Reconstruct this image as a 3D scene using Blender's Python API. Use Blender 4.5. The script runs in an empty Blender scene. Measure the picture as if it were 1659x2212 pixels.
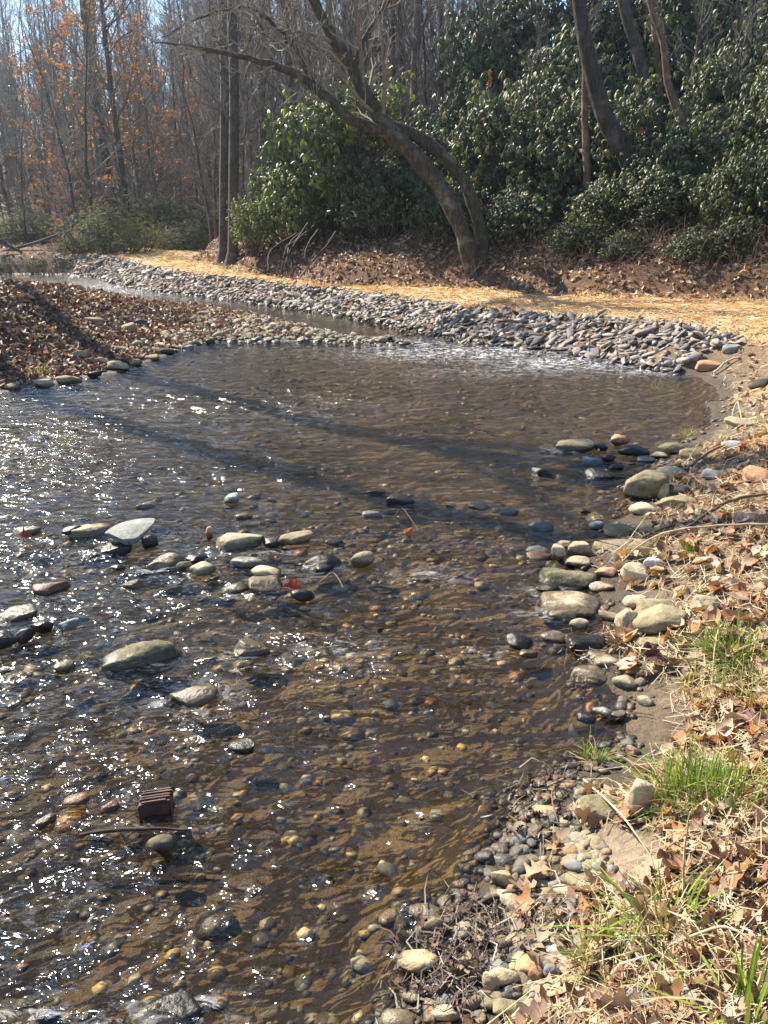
import bpy, bmesh, math, random
import numpy as np
from mathutils import Vector, Matrix

# ------------------------------------------------------------------ camera, sky, sun, exposure
SC = bpy.context.scene
COL = SC.collection
PITCH, CAM_H, FPX = math.radians(20.8), 2.2, 1671.0        # 1659 x 2212 pixel frame
SUN_AZ, SUN_EL = math.radians(-48), math.radians(40)

cam_data = bpy.data.cameras.new('camera')
cam = bpy.data.objects.new('camera', cam_data)
COL.objects.link(cam)
cam.location = (0, 0, CAM_H)
cam.rotation_euler = (math.pi / 2 - PITCH, 0, 0)
cam_data.sensor_fit = 'VERTICAL'
cam_data.angle = 2 * math.atan(1106 / FPX)
cam_data.clip_start, cam_data.clip_end = 0.05, 2000
SC.camera = cam

world = bpy.data.worlds.new('World')
SC.world = world
world.use_nodes = True
wn, wl = world.node_tree.nodes, world.node_tree.links
sky = wn.new('ShaderNodeTexSky')
sky.sky_type = 'NISHITA'
sky.sun_disc = False
sky.sun_elevation = SUN_EL
sky.sun_rotation = SUN_AZ
sky.air_density, sky.dust_density, sky.ozone_density = 1.05, 0.1, 3.5
wl.new(sky.outputs[0], wn['Background'].inputs[0])
wn['Background'].inputs[1].default_value = 0.10

sd = bpy.data.lights.new('sun', 'SUN')
sd.energy, sd.angle, sd.color = 5.0, math.radians(0.53), (1.0, 0.91, 0.76)
sun = bpy.data.objects.new('sun', sd)
COL.objects.link(sun)
sv = Vector((math.sin(SUN_AZ) * math.cos(SUN_EL), math.cos(SUN_AZ) * math.cos(SUN_EL), math.sin(SUN_EL)))
sun.rotation_euler = sv.to_track_quat('Z', 'Y').to_euler()
sun.location = (-20, 20, 30)

SC.view_settings.view_transform = 'Standard'
SC.view_settings.look = 'None'
SC.view_settings.exposure = 1.4
SC.view_settings.gamma = 1.0
SC.render.engine = 'CYCLES'
cy = SC.cycles
cy.max_bounces, cy.diffuse_bounces, cy.glossy_bounces = 6, 2, 3
cy.transmission_bounces, cy.transparent_max_bounces, cy.volume_bounces = 3, 12, 0
cy.use_denoising = True
cy.sample_clamp_indirect = 6.0
cy.caustics_reflective = cy.caustics_refractive = False

# ------------------------------------------------------------------ helpers
RNG = np.random.default_rng(7)
CP, SP = math.cos(PITCH), math.sin(PITCH)

def ray(x, y):
    u, v = (x - 829.5) / FPX, (1106 - y) / FPX
    return np.array([u, CP + v * SP, -SP + v * CP])

def on_z(x, y, z=0.0):                 # a pixel's ray meets height z
    d = ray(x, y)
    return np.array([0, 0, CAM_H]) + d * ((z - CAM_H) / d[2])

def at_y(x, y, Y):                     # a pixel's ray meets the upright plane at distance Y
    d = ray(x, y)
    return np.array([0, 0, CAM_H]) + d * (Y / d[1])

def depth_of(p):
    return p[1] * CP + (CAM_H - p[2]) * SP

def smooth(a, b, x):
    t = np.clip((x - a) / (b - a), 0, 1)
    return t * t * (3 - 2 * t)

def hash3(i, j, k):
    n = (i * 374761393 + j * 668265263 + k * 2147483647 + 1013904223) & 0xFFFFFFFF
    n = ((n ^ (n >> 13)) * 1274126177) & 0xFFFFFFFF
    n = ((n ^ (n >> 16)) * 2246822519) & 0xFFFFFFFF
    return ((n ^ (n >> 15)) & 0xFFFFFF) / float(0xFFFFFF)

def vnoise(x, y, z=0.0):               # value noise, 0..1
    x, y, z = np.broadcast_arrays(np.asarray(x, float), np.asarray(y, float), np.asarray(z, float))
    xi, yi, zi = np.floor(x).astype(np.int64), np.floor(y).astype(np.int64), np.floor(z).astype(np.int64)
    fx, fy, fz = x - xi, y - yi, z - zi
    fx, fy, fz = fx * fx * (3 - 2 * fx), fy * fy * (3 - 2 * fy), fz * fz * (3 - 2 * fz)
    r = 0
    for a in (0, 1):
        for b in (0, 1):
            for c in (0, 1):
                w = (fx if a else 1 - fx) * (fy if b else 1 - fy) * (fz if c else 1 - fz)
                r = r + w * hash3(xi + a, yi + b, zi + c)
    return r

def fbm(x, y, z=0.0, o=4):
    r, a, s = 0, 0.5, 1.0
    for k in range(o):
        r = r + a * (vnoise(x * s + 17.3 * k, y * s - 9.1 * k, z * s + 5.7 * k) - 0.5)
        a *= 0.5; s *= 2.03
    return r                            # about -0.5..0.5

def make_mesh(name, V, faces, mat=None, smooth_shade=True, col=None, mats=None, mat_idx=None):
    """faces: list of int arrays (n,3) or (n,4)"""
    V = np.ascontiguousarray(V, dtype=np.float32)
    faces = [np.asarray(f, np.int32) for f in faces if len(f)]
    me = bpy.data.meshes.new(name)
    me.vertices.add(len(V))
    me.vertices.foreach_set('co', V.ravel())
    nl = sum(f.size for f in faces)
    npoly = sum(len(f) for f in faces)
    me.loops.add(nl)
    me.polygons.add(npoly)
    me.loops.foreach_set('vertex_index', np.concatenate([f.ravel() for f in faces]))
    tot = np.concatenate([np.full(len(f), f.shape[1], np.int32) for f in faces])
    start = np.concatenate([[0], np.cumsum(tot)[:-1]]).astype(np.int32)
    me.polygons.foreach_set('loop_start', start)
    if smooth_shade:
        me.polygons.foreach_set('use_smooth', np.ones(npoly, bool))
    if col is not None:
        ca = me.color_attributes.new('col', 'FLOAT_COLOR', 'POINT')
        c = np.ones((len(V), 4), np.float32)
        c[:, :col.shape[1]] = col
        ca.data.foreach_set('color', c.ravel())
    for m in (mats or ([mat] if mat else [])):
        me.materials.append(m)
    if mat_idx is not None:
        me.polygons.foreach_set('material_index', np.asarray(mat_idx, np.int32))
    me.update(calc_edges=True)
    me.validate()
    return me

def link(name, data, parent=None, loc=None, rot=None, scale=None, **props):
    o = bpy.data.objects.new(name, data)
    COL.objects.link(o)
    if parent is not None:
        o.parent = parent
    if loc is not None: o.location = [float(v) for v in loc]
    if rot is not None: o.rotation_euler = [float(v) for v in rot]
    if scale is not None: o.scale = [float(v) for v in scale] if np.ndim(scale) else (float(scale),) * 3
    for k, v in props.items():
        if v is not None: o[k] = v
    return o

def rotmats(yaw, pitch=None, roll=None):
    n = len(yaw)
    pitch = np.zeros(n) if pitch is None else pitch
    roll = np.zeros(n) if roll is None else roll
    cz, sz, cx, sx, cyy, sy = np.cos(yaw), np.sin(yaw), np.cos(pitch), np.sin(pitch), np.cos(roll), np.sin(roll)
    z, o = np.zeros(n), np.ones(n)
    Rz = np.stack([np.stack([cz, -sz, z], 1), np.stack([sz, cz, z], 1), np.stack([z, z, o], 1)], 1)
    Rx = np.stack([np.stack([o, z, z], 1), np.stack([z, cx, -sx], 1), np.stack([z, sx, cx], 1)], 1)
    Ry = np.stack([np.stack([cyy, z, sy], 1), np.stack([z, o, z], 1), np.stack([-sy, z, cyy], 1)], 1)
    return Rz @ Rx @ Ry

def frames(normal, yaw):
    """matrices whose z axis is `normal`, spun by yaw"""
    n = normal / np.linalg.norm(normal, axis=1, keepdims=True)
    t = np.stack([np.cos(yaw), np.sin(yaw), np.zeros(len(yaw))], 1)
    t = t - n * (t * n).sum(1, keepdims=True)
    t /= np.linalg.norm(t, axis=1, keepdims=True)
    b = np.cross(n, t)
    return np.stack([t, b, n], 2)

def scatter(bV, bF, pos, R, S):
    """join copies of one base shape; S (n,) or (n,3). returns V, F"""
    n, m = len(pos), len(bV)
    S = np.asarray(S, float)
    if S.ndim == 1: S = np.repeat(S[:, None], 3, 1)
    V = np.einsum('nij,nmj->nmi', R, bV[None] * S[:, None]) + pos[:, None]
    F = bF[None] + (np.arange(n) * m)[:, None, None]
    return V.reshape(-1, 3), F.reshape(-1, bF.shape[1])

class Bag:
    """collects pieces for one joined mesh"""
    def __init__(s): s.V, s.F3, s.F4, s.C, s.n = [], [], [], [], 0
    def add(s, V, F, c=None):
        F = np.asarray(F)
        if not len(V): return
        (s.F3 if F.shape[1] == 3 else s.F4).append(F + s.n)
        s.V.append(np.asarray(V)); s.n += len(V)
        if c is not None:
            c = np.asarray(c, float)
            s.C.append(np.broadcast_to(c, (len(V), 3)) if c.ndim == 1 else c)
    def mesh(s, name, mat, smooth_shade=True):
        fs = [np.concatenate(f) for f in (s.F3, s.F4) if f]
        return make_mesh(name, np.concatenate(s.V), fs, mat, smooth_shade, np.concatenate(s.C) if s.C else None)

def tubes(paths, sides, bag, c=None):
    """paths: list of (pts (k,3), radii (k,)); joined into bag"""
    groups = {}
    for i, (p, r) in enumerate(paths):
        groups.setdefault(len(p), []).append(i)
    ang = np.arange(sides) / sides * 2 * math.pi
    for k, idx in groups.items():
        P = np.stack([paths[i][0] for i in idx]); Rr = np.stack([paths[i][1] for i in idx])
        T = np.gradient(P, axis=1)
        T /= np.linalg.norm(T, axis=2, keepdims=True) + 1e-9
        ref = np.where(np.abs(T[..., 2:3]) < 0.9, np.array([0, 0, 1.0]), np.array([1.0, 0, 0]))
        ref = np.broadcast_to(ref[:, :1], T.shape)
        A = np.cross(ref, T); A /= np.linalg.norm(A, axis=2, keepdims=True) + 1e-9
        B = np.cross(T, A)
        ring = P[:, :, None] + Rr[:, :, None, None] * (np.cos(ang)[None, None, :, None] * A[:, :, None] + np.sin(ang)[None, None, :, None] * B[:, :, None])
        n = len(idx)
        V = ring.reshape(-1, 3)
        j = np.arange(k - 1)[:, None]; a = np.arange(sides)[None]
        q = np.stack([j * sides + a, j * sides + (a + 1) % sides, (j + 1) * sides + (a + 1) % sides, (j + 1) * sides + a], -1).reshape(-1, 4)
        F = (q[None] + (np.arange(n) * k * sides)[:, None, None]).reshape(-1, 4)
        if c is not None and np.ndim(c) == 2:
            cc = np.repeat(c[idx], k * sides, 0)
        else: cc = c
        bag.add(V, F, cc)

def spline(pts, n):
    """smooth resample through points (rows may carry a radius column)"""
    pts = np.asarray(pts, float)
    t = np.concatenate([[0], np.cumsum(np.linalg.norm(np.diff(pts[:, :3], axis=0), axis=1))])
    u = np.linspace(0, t[-1], n)
    out = []
    ext = np.vstack([2 * pts[0] - pts[1], pts, 2 * pts[-1] - pts[-2]])
    for x in u:
        i = min(np.searchsorted(t, x, 'right') - 1, len(pts) - 2)
        f = (x - t[i]) / (t[i + 1] - t[i])
        p0, p1, p2, p3 = ext[i], ext[i + 1], ext[i + 2], ext[i + 3]
        out.append(0.5 * (2 * p1 + (p2 - p0) * f + (2 * p0 - 5 * p1 + 4 * p2 - p3) * f * f + (3 * p1 - p0 - 3 * p2 + p3) * f ** 3))
    return np.array(out)

def ico(sub):
    bm = bmesh.new()
    bmesh.ops.create_icosphere(bm, subdivisions=sub, radius=1)
    V = np.array([v.co[:] for v in bm.verts]); F = np.array([[v.index for v in f.verts] for f in bm.faces])
    bm.free()
    return V, F
ICO = {s: ico(s) for s in (1, 2, 3, 4)}

def rock(shape, seed, sub=3):
    """unit rock, about -1..1 on each axis"""
    r = np.random.default_rng(seed)
    V, F = ICO[sub]
    P = V.copy()
    e = {'round': 0.92, 'oval': 0.85, 'slab': 0.6, 'block': 0.5, 'angular': 0.62, 'loaf': 0.66}[shape]
    P = np.sign(P) * np.abs(P) ** e
    if sub > 1:
        for k in range({'slab': 10, 'block': 11, 'angular': 16}.get(shape, 11)):
            n = r.normal(size=3); n /= np.linalg.norm(n)
            d = r.uniform(0.6, 0.93) * (1.0 if shape != 'angular' else 0.92)
            P -= np.maximum(0, P @ n - d)[:, None] * n * (0.9 if shape in ('slab', 'block', 'angular') else 0.82)
    s = r.uniform(0, 90, 3)
    k = {'round': .16, 'oval': .18, 'slab': .12, 'block': .14, 'angular': .14, 'loaf': .2}[shape]
    g = fbm(P[:, 0] * .9 + s[0], P[:, 1] * .9 + s[1], P[:, 2] * .9 + s[2], 3)
    g2 = fbm(P[:, 0] * 3.5 + s[0], P[:, 1] * 3.5 + s[1], P[:, 2] * 3.5 + s[2], 3)
    P = P * (1 + 2.3 * k * g + 0.17 * g2)[:, None]
    P[:, 0] += r.uniform(-.18, .18) * P[:, 2] + .12 * r.normal() * P[:, 1]
    P /= np.abs(P).max(0)
    return P, F

def hull_rock(seed, n=13):
    r = np.random.default_rng(seed)
    p = r.normal(size=(n, 3)); p /= np.linalg.norm(p, axis=1, keepdims=True); p *= r.uniform(.8, 1.15, (n, 1)); p[:, 0] *= 1.1
    bm = bmesh.new()
    for q in p: bm.verts.new(q)
    bmesh.ops.convex_hull(bm, input=bm.verts)
    bmesh.ops.delete(bm, geom=[v for v in bm.verts if not v.link_faces], context='VERTS')
    bm.verts.index_update()
    V = np.array([v.co[:] for v in bm.verts]); F = np.array([[v.index for v in f.verts] for f in bm.faces])
    bm.free()
    return V, F

# ------------------------------------------------------------------ materials
class N:
    def __init__(s, name):
        s.m = bpy.data.materials.new(name); s.m.use_nodes = True
        s.t = s.m.node_tree; s.t.nodes.clear()
        s.out = s.n('ShaderNodeOutputMaterial')
    def n(s, kind, **kw):
        nd = s.t.nodes.new(kind)
        for k, v in kw.items():
            if k in nd.inputs: nd.inputs[k].default_value = v
            else: setattr(nd, k, v)
        return nd
    def l(s, a, b): s.t.links.new(a, b)
    def noise(s, scale, detail=4, rough=.55, vec=None, dist=0.0):
        nd = s.n('ShaderNodeTexNoise'); nd.inputs['Scale'].default_value = scale
        nd.inputs['Detail'].default_value = detail; nd.inputs['Roughness'].default_value = rough
        nd.inputs['Distortion'].default_value = dist
        if vec is not None: s.l(vec, nd.inputs['Vector'])
        return nd.outputs['Fac']
    def ramp(s, fac, stops):
        nd = s.n('ShaderNodeValToRGB')
        el = nd.color_ramp.elements
        while len(el) < len(stops): el.new(0.5)
        for e, (p, c) in zip(el, stops):
            e.position = p; e.color = (*c, 1) if np.ndim(c) else (c, c, c, 1)
        s.l(fac, nd.inputs[0])
        return nd.outputs[0]
    def mix(s, fac, a, b, mode='MIX'):
        nd = s.n('ShaderNodeMix'); nd.data_type = 'RGBA'; nd.blend_type = mode
        for i, v in ((0, fac), (6, a), (7, b)):
            if hasattr(v, 'links') or hasattr(v, 'is_linked'): s.l(v, nd.inputs[i])
            else: nd.inputs[i].default_value = (*v, 1) if np.ndim(v) else v
        return nd.outputs[2]
    def math(s, op, a, b=0.0, clamp=False):
        nd = s.n('ShaderNodeMath'); nd.operation = op; nd.use_clamp = clamp
        for i, v in ((0, a), (1, b)):
            if hasattr(v, 'is_linked'): s.l(v, nd.inputs[i])
            else: nd.inputs[i].default_value = v
        return nd.outputs[0]
    def maprange(s, v, a, b, c=0.0, d=1.0):
        nd = s.n('ShaderNodeMapRange'); s.l(v, nd.inputs[0])
        for i, q in enumerate((a, b, c, d)): nd.inputs[i + 1].default_value = q
        return nd.outputs[0]
    def bump(s, h, strength, dist):
        nd = s.n('ShaderNodeBump'); nd.inputs['Strength'].default_value = strength; nd.inputs['Distance'].default_value = dist
        s.l(h, nd.inputs['Height'])
        return nd.outputs[0]
    def bsdf(s, col, rough=.8, normal=None, spec=.4):
        nd = s.n('ShaderNodeBsdfPrincipled')
        for k, v in (('Base Color', col), ('Roughness', rough), ('Specular IOR Level', spec), ('Normal', normal)):
            if v is None: continue
            if hasattr(v, 'is_linked'): s.l(v, nd.inputs[k])
            else: nd.inputs[k].default_value = (*v, 1) if np.ndim(v) else v
        return nd
    def done(s, sh):
        s.l(sh, s.out.inputs[0]); return s.m
    def pos(s): return s.n('ShaderNodeNewGeometry').outputs['Position']
    def obj(s): return s.n('ShaderNodeTexCoord').outputs['Object']
    def attr(s): return s.n('ShaderNodeVertexColor', layer_name='col').outputs['Color']
    def rnd(s): return s.n('ShaderNodeObjectInfo').outputs['Random']
    def sep(s, v):
        nd = s.n('ShaderNodeSeparateXYZ'); s.l(v, nd.inputs[0]); return nd.outputs

def stone_material(name, dark, mid, light, moss=0.0, scale=1.0, use_attr=False, wet_top=0.035, bump=.6):
    k = N(name)
    p = k.pos()
    a = k.noise(7 * scale, 6, .62, p)
    b = k.noise(38 * scale, 5, .65, p)
    c = k.ramp(a, [(.28, dark), (.5, mid), (.74, light)])
    sp = k.ramp(b, [(.3, .62), (.5, 1.0), (.75, 1.28)])
    c = k.mix(1.0, c, sp, 'MULTIPLY')
    strat = k.noise(3.2 * scale, 3, .5, p, 1.5)
    c = k.mix(k.maprange(strat, .55, .75, 0, .45), c, tuple(min(1, x * 1.35) for x in light))
    if use_attr:
        c = k.mix(1.0, c, k.attr(), 'MULTIPLY')
    else:
        v = k.maprange(k.rnd(), 0, 1, .78, 1.2)
        comb = k.n('ShaderNodeCombineColor'); [k.l(v, comb.inputs[i]) for i in range(3)]
        c = k.mix(1.0, c, comb.outputs[0], 'MULTIPLY')
    if moss:
        nz = k.sep(k.n('ShaderNodeNewGeometry').outputs['Normal'])[2]
        mf = k.math('MULTIPLY', k.maprange(k.noise(14, 5, .7, p), .42, .62), k.maprange(nz, -.2, .6), True)
        c = k.mix(k.math('MULTIPLY', mf, moss), c, (.07, .07, .02))
    z = k.sep(p)[2]
    zz = k.math('SUBTRACT', z, k.math('MULTIPLY', k.noise(16, 3, .6, p), .05))
    wet = k.maprange(zz, wet_top - .012, wet_top - .03, 0, 1)
    c = k.mix(wet, c, k.mix(1.0, c, (.36, .34, .32), 'MULTIPLY'))
    rough = k.maprange(wet, 0, 1, .82, .36)
    h = k.math('ADD', k.math('MULTIPLY', a, 1.2), k.math('MULTIPLY', b, .5))
    return k.done(k.bsdf(c, rough, k.bump(h, bump, .02), .4).outputs[0])

M = {}
M['tan'] = stone_material('tan_stone', (.24, .185, .11), (.42, .335, .205), (.53, .45, .30))
M['olive'] = stone_material('olive_stone', (.15, .12, .065), (.29, .23, .13), (.40, .33, .20), moss=.45)
M['dark'] = stone_material('dark_wet_stone', (.028, .023, .018), (.05, .043, .033), (.085, .073, .056), wet_top=.09)
M['grey'] = stone_material('grey_stone', (.14, .14, .13), (.25, .25, .23), (.36, .36, .34))
M['slate'] = stone_material('slate_stone', (.12, .125, .11), (.20, .205, .18), (.29, .29, .255))
M['pale'] = stone_material('pale_stone', (.34, .32, .27), (.50, .47, .41), (.62, .60, .54))
M['rust'] = stone_material('rust_stone', (.22, .10, .05), (.36, .19, .10), (.46, .28, .17))
M['ochre'] = stone_material('ochre_stone', (.30, .21, .10), (.45, .33, .17), (.55, .44, .27))
M['moss'] = stone_material('mossy_stone', (.10, .09, .05), (.19, .16, .09), (.28, .24, .15), moss=1.0)
M['cobble'] = stone_material('cobble_stone', (.55, .50, .42), (.80, .76, .68), (1, .97, .9), use_attr=True, scale=1.6)
M['riprap'] = stone_material('riprap_stone', (.55, .55, .57), (.85, .85, .87), (1, 1, 1), use_attr=True, scale=.8, wet_top=.05)

def attr_material(name, rough=.8, spec=.3, trans=0.0, var=.25, scale=25.0, bump=0.0):
    k = N(name)
    p = k.pos()
    c = k.attr()
    v = k.ramp(k.noise(scale, 4, .6, p), [(.25, 1 - var), (.75, 1 + var)])
    c = k.mix(1.0, c, v, 'MULTIPLY')
    nrm = k.bump(k.noise(scale, 5, .65, p), bump, .02) if bump else None
    b = k.bsdf(c, rough, nrm, spec)
    if not trans: return k.done(b.outputs[0])
    t = k.n('ShaderNodeBsdfTranslucent'); k.l(k.mix(1.0, c, (1.25, 1.2, .6), 'MULTIPLY'), t.inputs[0])
    mx = k.n('ShaderNodeMixShader'); mx.inputs[0].default_value = trans
    k.l(b.outputs[0], mx.inputs[1]); k.l(t.outputs[0], mx.inputs[2])
    return k.done(mx.outputs[0])

M['leaf_dry'] = attr_material('dry_leaf', .55, .35, .18, .22, 60)
M['straw'] = attr_material('straw', .6, .3, .1, .15, 30)
M['grass'] = attr_material('grass_blade', .42, .4, .3, .15, 20)
M['rhodo'] = attr_material('rhododendron_leaf', .42, .5, .3, .25, 6)
M['shrub_leaf'] = attr_material('shrub_leaf', .75, .15, .3, .2, 8)
M['twig'] = attr_material('twig', .8, .25, 0, .3, 12)
M['debris'] = attr_material('wet_debris', .45, .4, 0, .3, 40)

def bark_material(name, dark, mid, light, moss=.0):
    k = N(name)
    o = k.pos()
    mp = k.n('ShaderNodeMapping'); mp.inputs['Scale'].default_value = (1, 1, .22); k.l(o, mp.inputs[0])
    a = k.noise(16, 6, .65, mp.outputs[0], .6)
    b = k.noise(2.3, 4, .6, o)
    c = k.ramp(a, [(.3, dark), (.52, mid), (.75, light)])
    c = k.mix(k.maprange(b, .52, .68, 0, .65), c, tuple(min(1, x * 1.5) for x in light))
    if moss:
        c = k.mix(k.math('MULTIPLY', k.maprange(k.noise(5, 5, .65, o), .5, .62), moss), c, (.05, .055, .02))
    return k.done(k.bsdf(c, .88, k.bump(a, 1.0, .06), .25).outputs[0])

M['bark'] = bark_material('bark', (.035, .028, .022), (.085, .068, .052), (.15, .125, .10))
M['bark_dark'] = bark_material('dark_bark', (.022, .018, .015), (.055, .045, .037), (.10, .085, .07))
M['bark_pale'] = bark_material('pale_bark', (.09, .075, .055), (.18, .15, .115), (.29, .25, .20))
M['bark_lean'] = bark_material('mottled_bark', (.025, .02, .014), (.07, .056, .04), (.17, .145, .105), moss=.8)
M['bark_red'] = bark_material('red_brown_bark', (.07, .04, .025), (.16, .10, .065), (.27, .19, .135))

# ------------------------------------------------------------------ terrain
W_RIGHT = [(820, 2205), (866, 2165), (945, 2100), (922, 2030), (890, 1985), (1029, 1938), (1066, 1900), (1054, 1852), (1114, 1806), (1109, 1757), (1149, 1705),
           (1244, 1656), (1309, 1631), (1349, 1566), (1354, 1516), (1329, 1491), (1270, 1440), (1279, 1396), (1294, 1336), (1304, 1291), (1279, 1261), (1225, 1215),
           (1280, 1181), (1300, 1140), (1359, 1108), (1350, 1075), (1362, 1038), (1420, 998), (1470, 958), (1529, 915), (1549, 888), (1540, 838), (1510, 815), (1484, 808)]
W_RIP = [(1454, 806), (1354, 788), (1279, 773), (1204, 763), (1154, 752), (1029, 743), (929, 724), (830, 699), (750, 685), (650, 667), (525, 650), (450, 640), (350, 632), (270, 620), (240, 611), (217, 600)]
W_LEFT = [(0, 848), (100, 832), (190, 818), (260, 800), (330, 775), (390, 755), (440, 742), (480, 736), (600, 736), (700, 738), (790, 741), (850, 744), (878, 743), (850, 734), (800, 734), (740, 723),
          (640, 702), (560, 684), (450, 663), (380, 653)]
pr = [on_z(*q)[:2] for q in W_RIGHT]
pp = [on_z(*q)[:2] for q in W_RIP]
pl = [on_z(*q)[:2] for q in W_LEFT]
far_back = [(-13.2, 33.6), (-16.5, 34.2), (-22, 34), (-30, 32), (-42, 31)]
far_front = [(-42, 25), (-30, 26), (-20, 27.5), (-14, 27.5), (-9.5, 26)]
near_right = [(-2.6, -9), (-2.0, -4), (-1.2, -.8), (-.5, .9)]
near_left = [(-5.9, 8.2), (-6.5, 5), (-7.0, 1), (-7.4, -4), (-8, -9)]
ring, tags = [], []
for pts, t in ((near_right, 'R'), (pr, 'R'), (pp, 'P'), (far_back, 'F'), (far_front, 'L'), (pl[::-1], 'L'), (near_left, 'L')):
    for q in pts: ring.append(np.array(q)); tags.append(t)
tags[-1] = 'X'
RING = np.array(ring)
def densify(R, T, step=.35):
    o, tt = [], []
    for i in range(len(R)):
        a, b = R[i], R[(i + 1) % len(R)]
        n = max(1, int(np.linalg.norm(b - a) / step)) if T[i] != 'X' else 1
        for k in range(n): o.append(a + (b - a) * k / n); tt.append(T[i])
    return np.array(o), tt
RD, TD = densify(RING, tags)
inner = np.array([t != 'X' for t in TD])
jit = np.stack([fbm(RD[:, 0] * 2.1, RD[:, 1] * 2.1), fbm(RD[:, 0] * 2.1 + 50, RD[:, 1] * 2.1)], 1) * .35 * np.clip(np.linalg.norm(RD, axis=1) / 9, .35, 1)[:, None]
RD = RD + jit * inner[:, None]

def seg_dist(P, A, B):
    """min distance from P (n,2) to segments A->B"""
    best = np.full(len(P), 1e9)
    for a, b in zip(A, B):
        ab = b - a; L = ab @ ab + 1e-12
        t = np.clip(((P - a) @ ab) / L, 0, 1)
        d = P - a - t[:, None] * ab
        best = np.minimum(best, np.einsum('ij,ij->i', d, d))
    return np.sqrt(best)

def inside(P, R):
    x, y = P[:, 0], P[:, 1]
    c = np.zeros(len(P), bool)
    for i in range(len(R)):
        x0, y0 = R[i]; x1, y1 = R[(i + 1) % len(R)]
        if y0 == y1: continue
        m = ((y0 > y) != (y1 > y)) & (x < (x1 - x0) * (y - y0) / (y1 - y0) + x0)
        c ^= m
    return c

SEG_A = {t: RD[[i for i in range(len(RD)) if TD[i] == t]] for t in 'RPFL'}
SEG_B = {t: RD[[(i + 1) % len(RD) for i in range(len(RD)) if TD[i] == t]] for t in 'RPFL'}

B_PX = [(425, 560), (520, 580), (600, 598), (700, 614), (830, 621), (950, 624), (1050, 625), (1200, 629), (1300, 632), (1500, 639), (1659, 645)]
B_Z = [.70, .66, .50, .44, .43, .45, .50, .58, .62, .66, .68]
bl = [on_z(q[0], q[1], z_)[:2] for q, z_ in zip(B_PX, B_Z)]
HILL = np.array([(-13, 90), (-10, 48)] + [tuple(q) for q in bl] + [(10.5, 13.2), (13.5, 8), (16, 0), (18, -14), (150, -14), (150, 260), (-30, 260), (-20, 130)])

def dists(P):
    return {t: seg_dist(P, SEG_A[t], SEG_B[t]) for t in 'RPFL'}

def terrain(x, y, full=False):
    x = np.asarray(x, float); y = np.asarray(y, float)
    sh = x.shape
    P = np.stack([x.ravel(), y.ravel()], 1)
    X, Y = P[:, 0], P[:, 1]
    d = dists(P)
    ins = inside(P, RD)
    s = np.minimum(np.minimum(d['R'], d['P']), np.minimum(d['F'], d['L']))
    n1 = fbm(X * .55, Y * .55, 0, 4); n2 = fbm(X * 2.6, Y * 2.6, 3, 4)
    hR = np.interp(d['R'], [0, .22, .6, 1.5, 3.2, 9], [.0, .045, .2, .52, .66, .78]) + .10 * n1 * smooth(.3, 1.5, s) + .06 * n2 * smooth(0.05, .6, s)
    hP = np.interp(d['P'], [0, 1.15, 1.8, 7], [.0, .92, 1.0, 1.1]) * np.interp(Y, [0, 12.5, 16.5, 23, 28, 34], [.64, .64, .47, .43, .58, .66]) + .05 * n1
    hF = np.interp(d['F'], [0, .6, 2.2, 25], [.0, .7, .9, 1.1]) + .3 * n1 * smooth(.5, 3, s)
    mound = np.clip((-X - 3.35) * .33, 0, .95) * smooth(21.5, 13.0, Y)
    hL = np.minimum(.22 * s, .05 + .055 * np.minimum(s, 3)) * smooth(0, .5, s) + mound * smooth(.0, 3.2, s) * (1 + .25 * n1) + .14 * n2 * smooth(.1, .8, s)
    hL = np.minimum(hL, .05 + 1.1 * s) + .06 * fbm(X * 1.3, Y * 1.3, 9, 3) * smooth(.2, 1, s)
    near = np.argmin(np.stack([d['R'], d['P'], d['F'], d['L']]), 0)
    wRP = d['P'] ** 2 / (d['P'] ** 2 + d['R'] ** 2 + 1e-9)          # 1 near R
    wRP = smooth(.2, .8, wRP)
    land = hR * wRP + hP * (1 - wRP)
    wF = smooth(-1.5, 1.5, d['P'] - d['F'])
    land = np.where(near == 3, hL, np.where((near == 2) | (d['F'] < 6), hF * wF + land * (1 - wF), land))
    land = np.where((near == 3), np.maximum(land, .012 + .03 * s), np.maximum(land, .01))
    hd_in = inside(P, HILL)
    hd = np.where(hd_in, 1, -1) * seg_dist(P, HILL, np.roll(HILL, -1, 0))
    h = np.maximum(hd, 0)
    slope = .25 + .10 * smooth(1.5, 8, X)
    hill = .55 * smooth(0, .9, h) * (1 + 1.2 * n1) + slope * h * smooth(0, 3.0, h) - .0016 * np.minimum(h, 80) ** 2 * slope
    hill = hill + (.5 * n1 + .15 * n2) * smooth(.5, 4, h) + .05 * n2 * smooth(0, .5, h)
    far = .24 * np.maximum(0, Y - 58) * smooth(58, 85, Y) - .0004 * np.maximum(0, Y - 58) ** 2
    far = np.where(Y > 58, np.where(Y > 350, 36, far), 0)
    z = land + hill + np.maximum(far, 0) * smooth(15, -10, X) * (.6 + .4 * smooth(-45, -14, X))
    pool = np.exp(-(((X - 2.0) / 2.6) ** 2 + ((Y - 10) / 2.6) ** 2))
    bed = -np.minimum(.45 * s, .11 + .12 * pool + .02 * s) + .05 * n2 * smooth(0, .4, s) + .03 * fbm(X * 7, Y * 7, 1, 3) * smooth(0, .3, s)
    bed = np.minimum(bed, -.012 - .02 * smooth(0, .2, s))
    z = np.where(ins, bed, z)
    if not full: return z.reshape(sh)
    return z.reshape(sh), dict(ins=ins, s=s, d=d, hd=hd, near=near, n1=n1, n2=n2, wRP=wRP)

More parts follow.
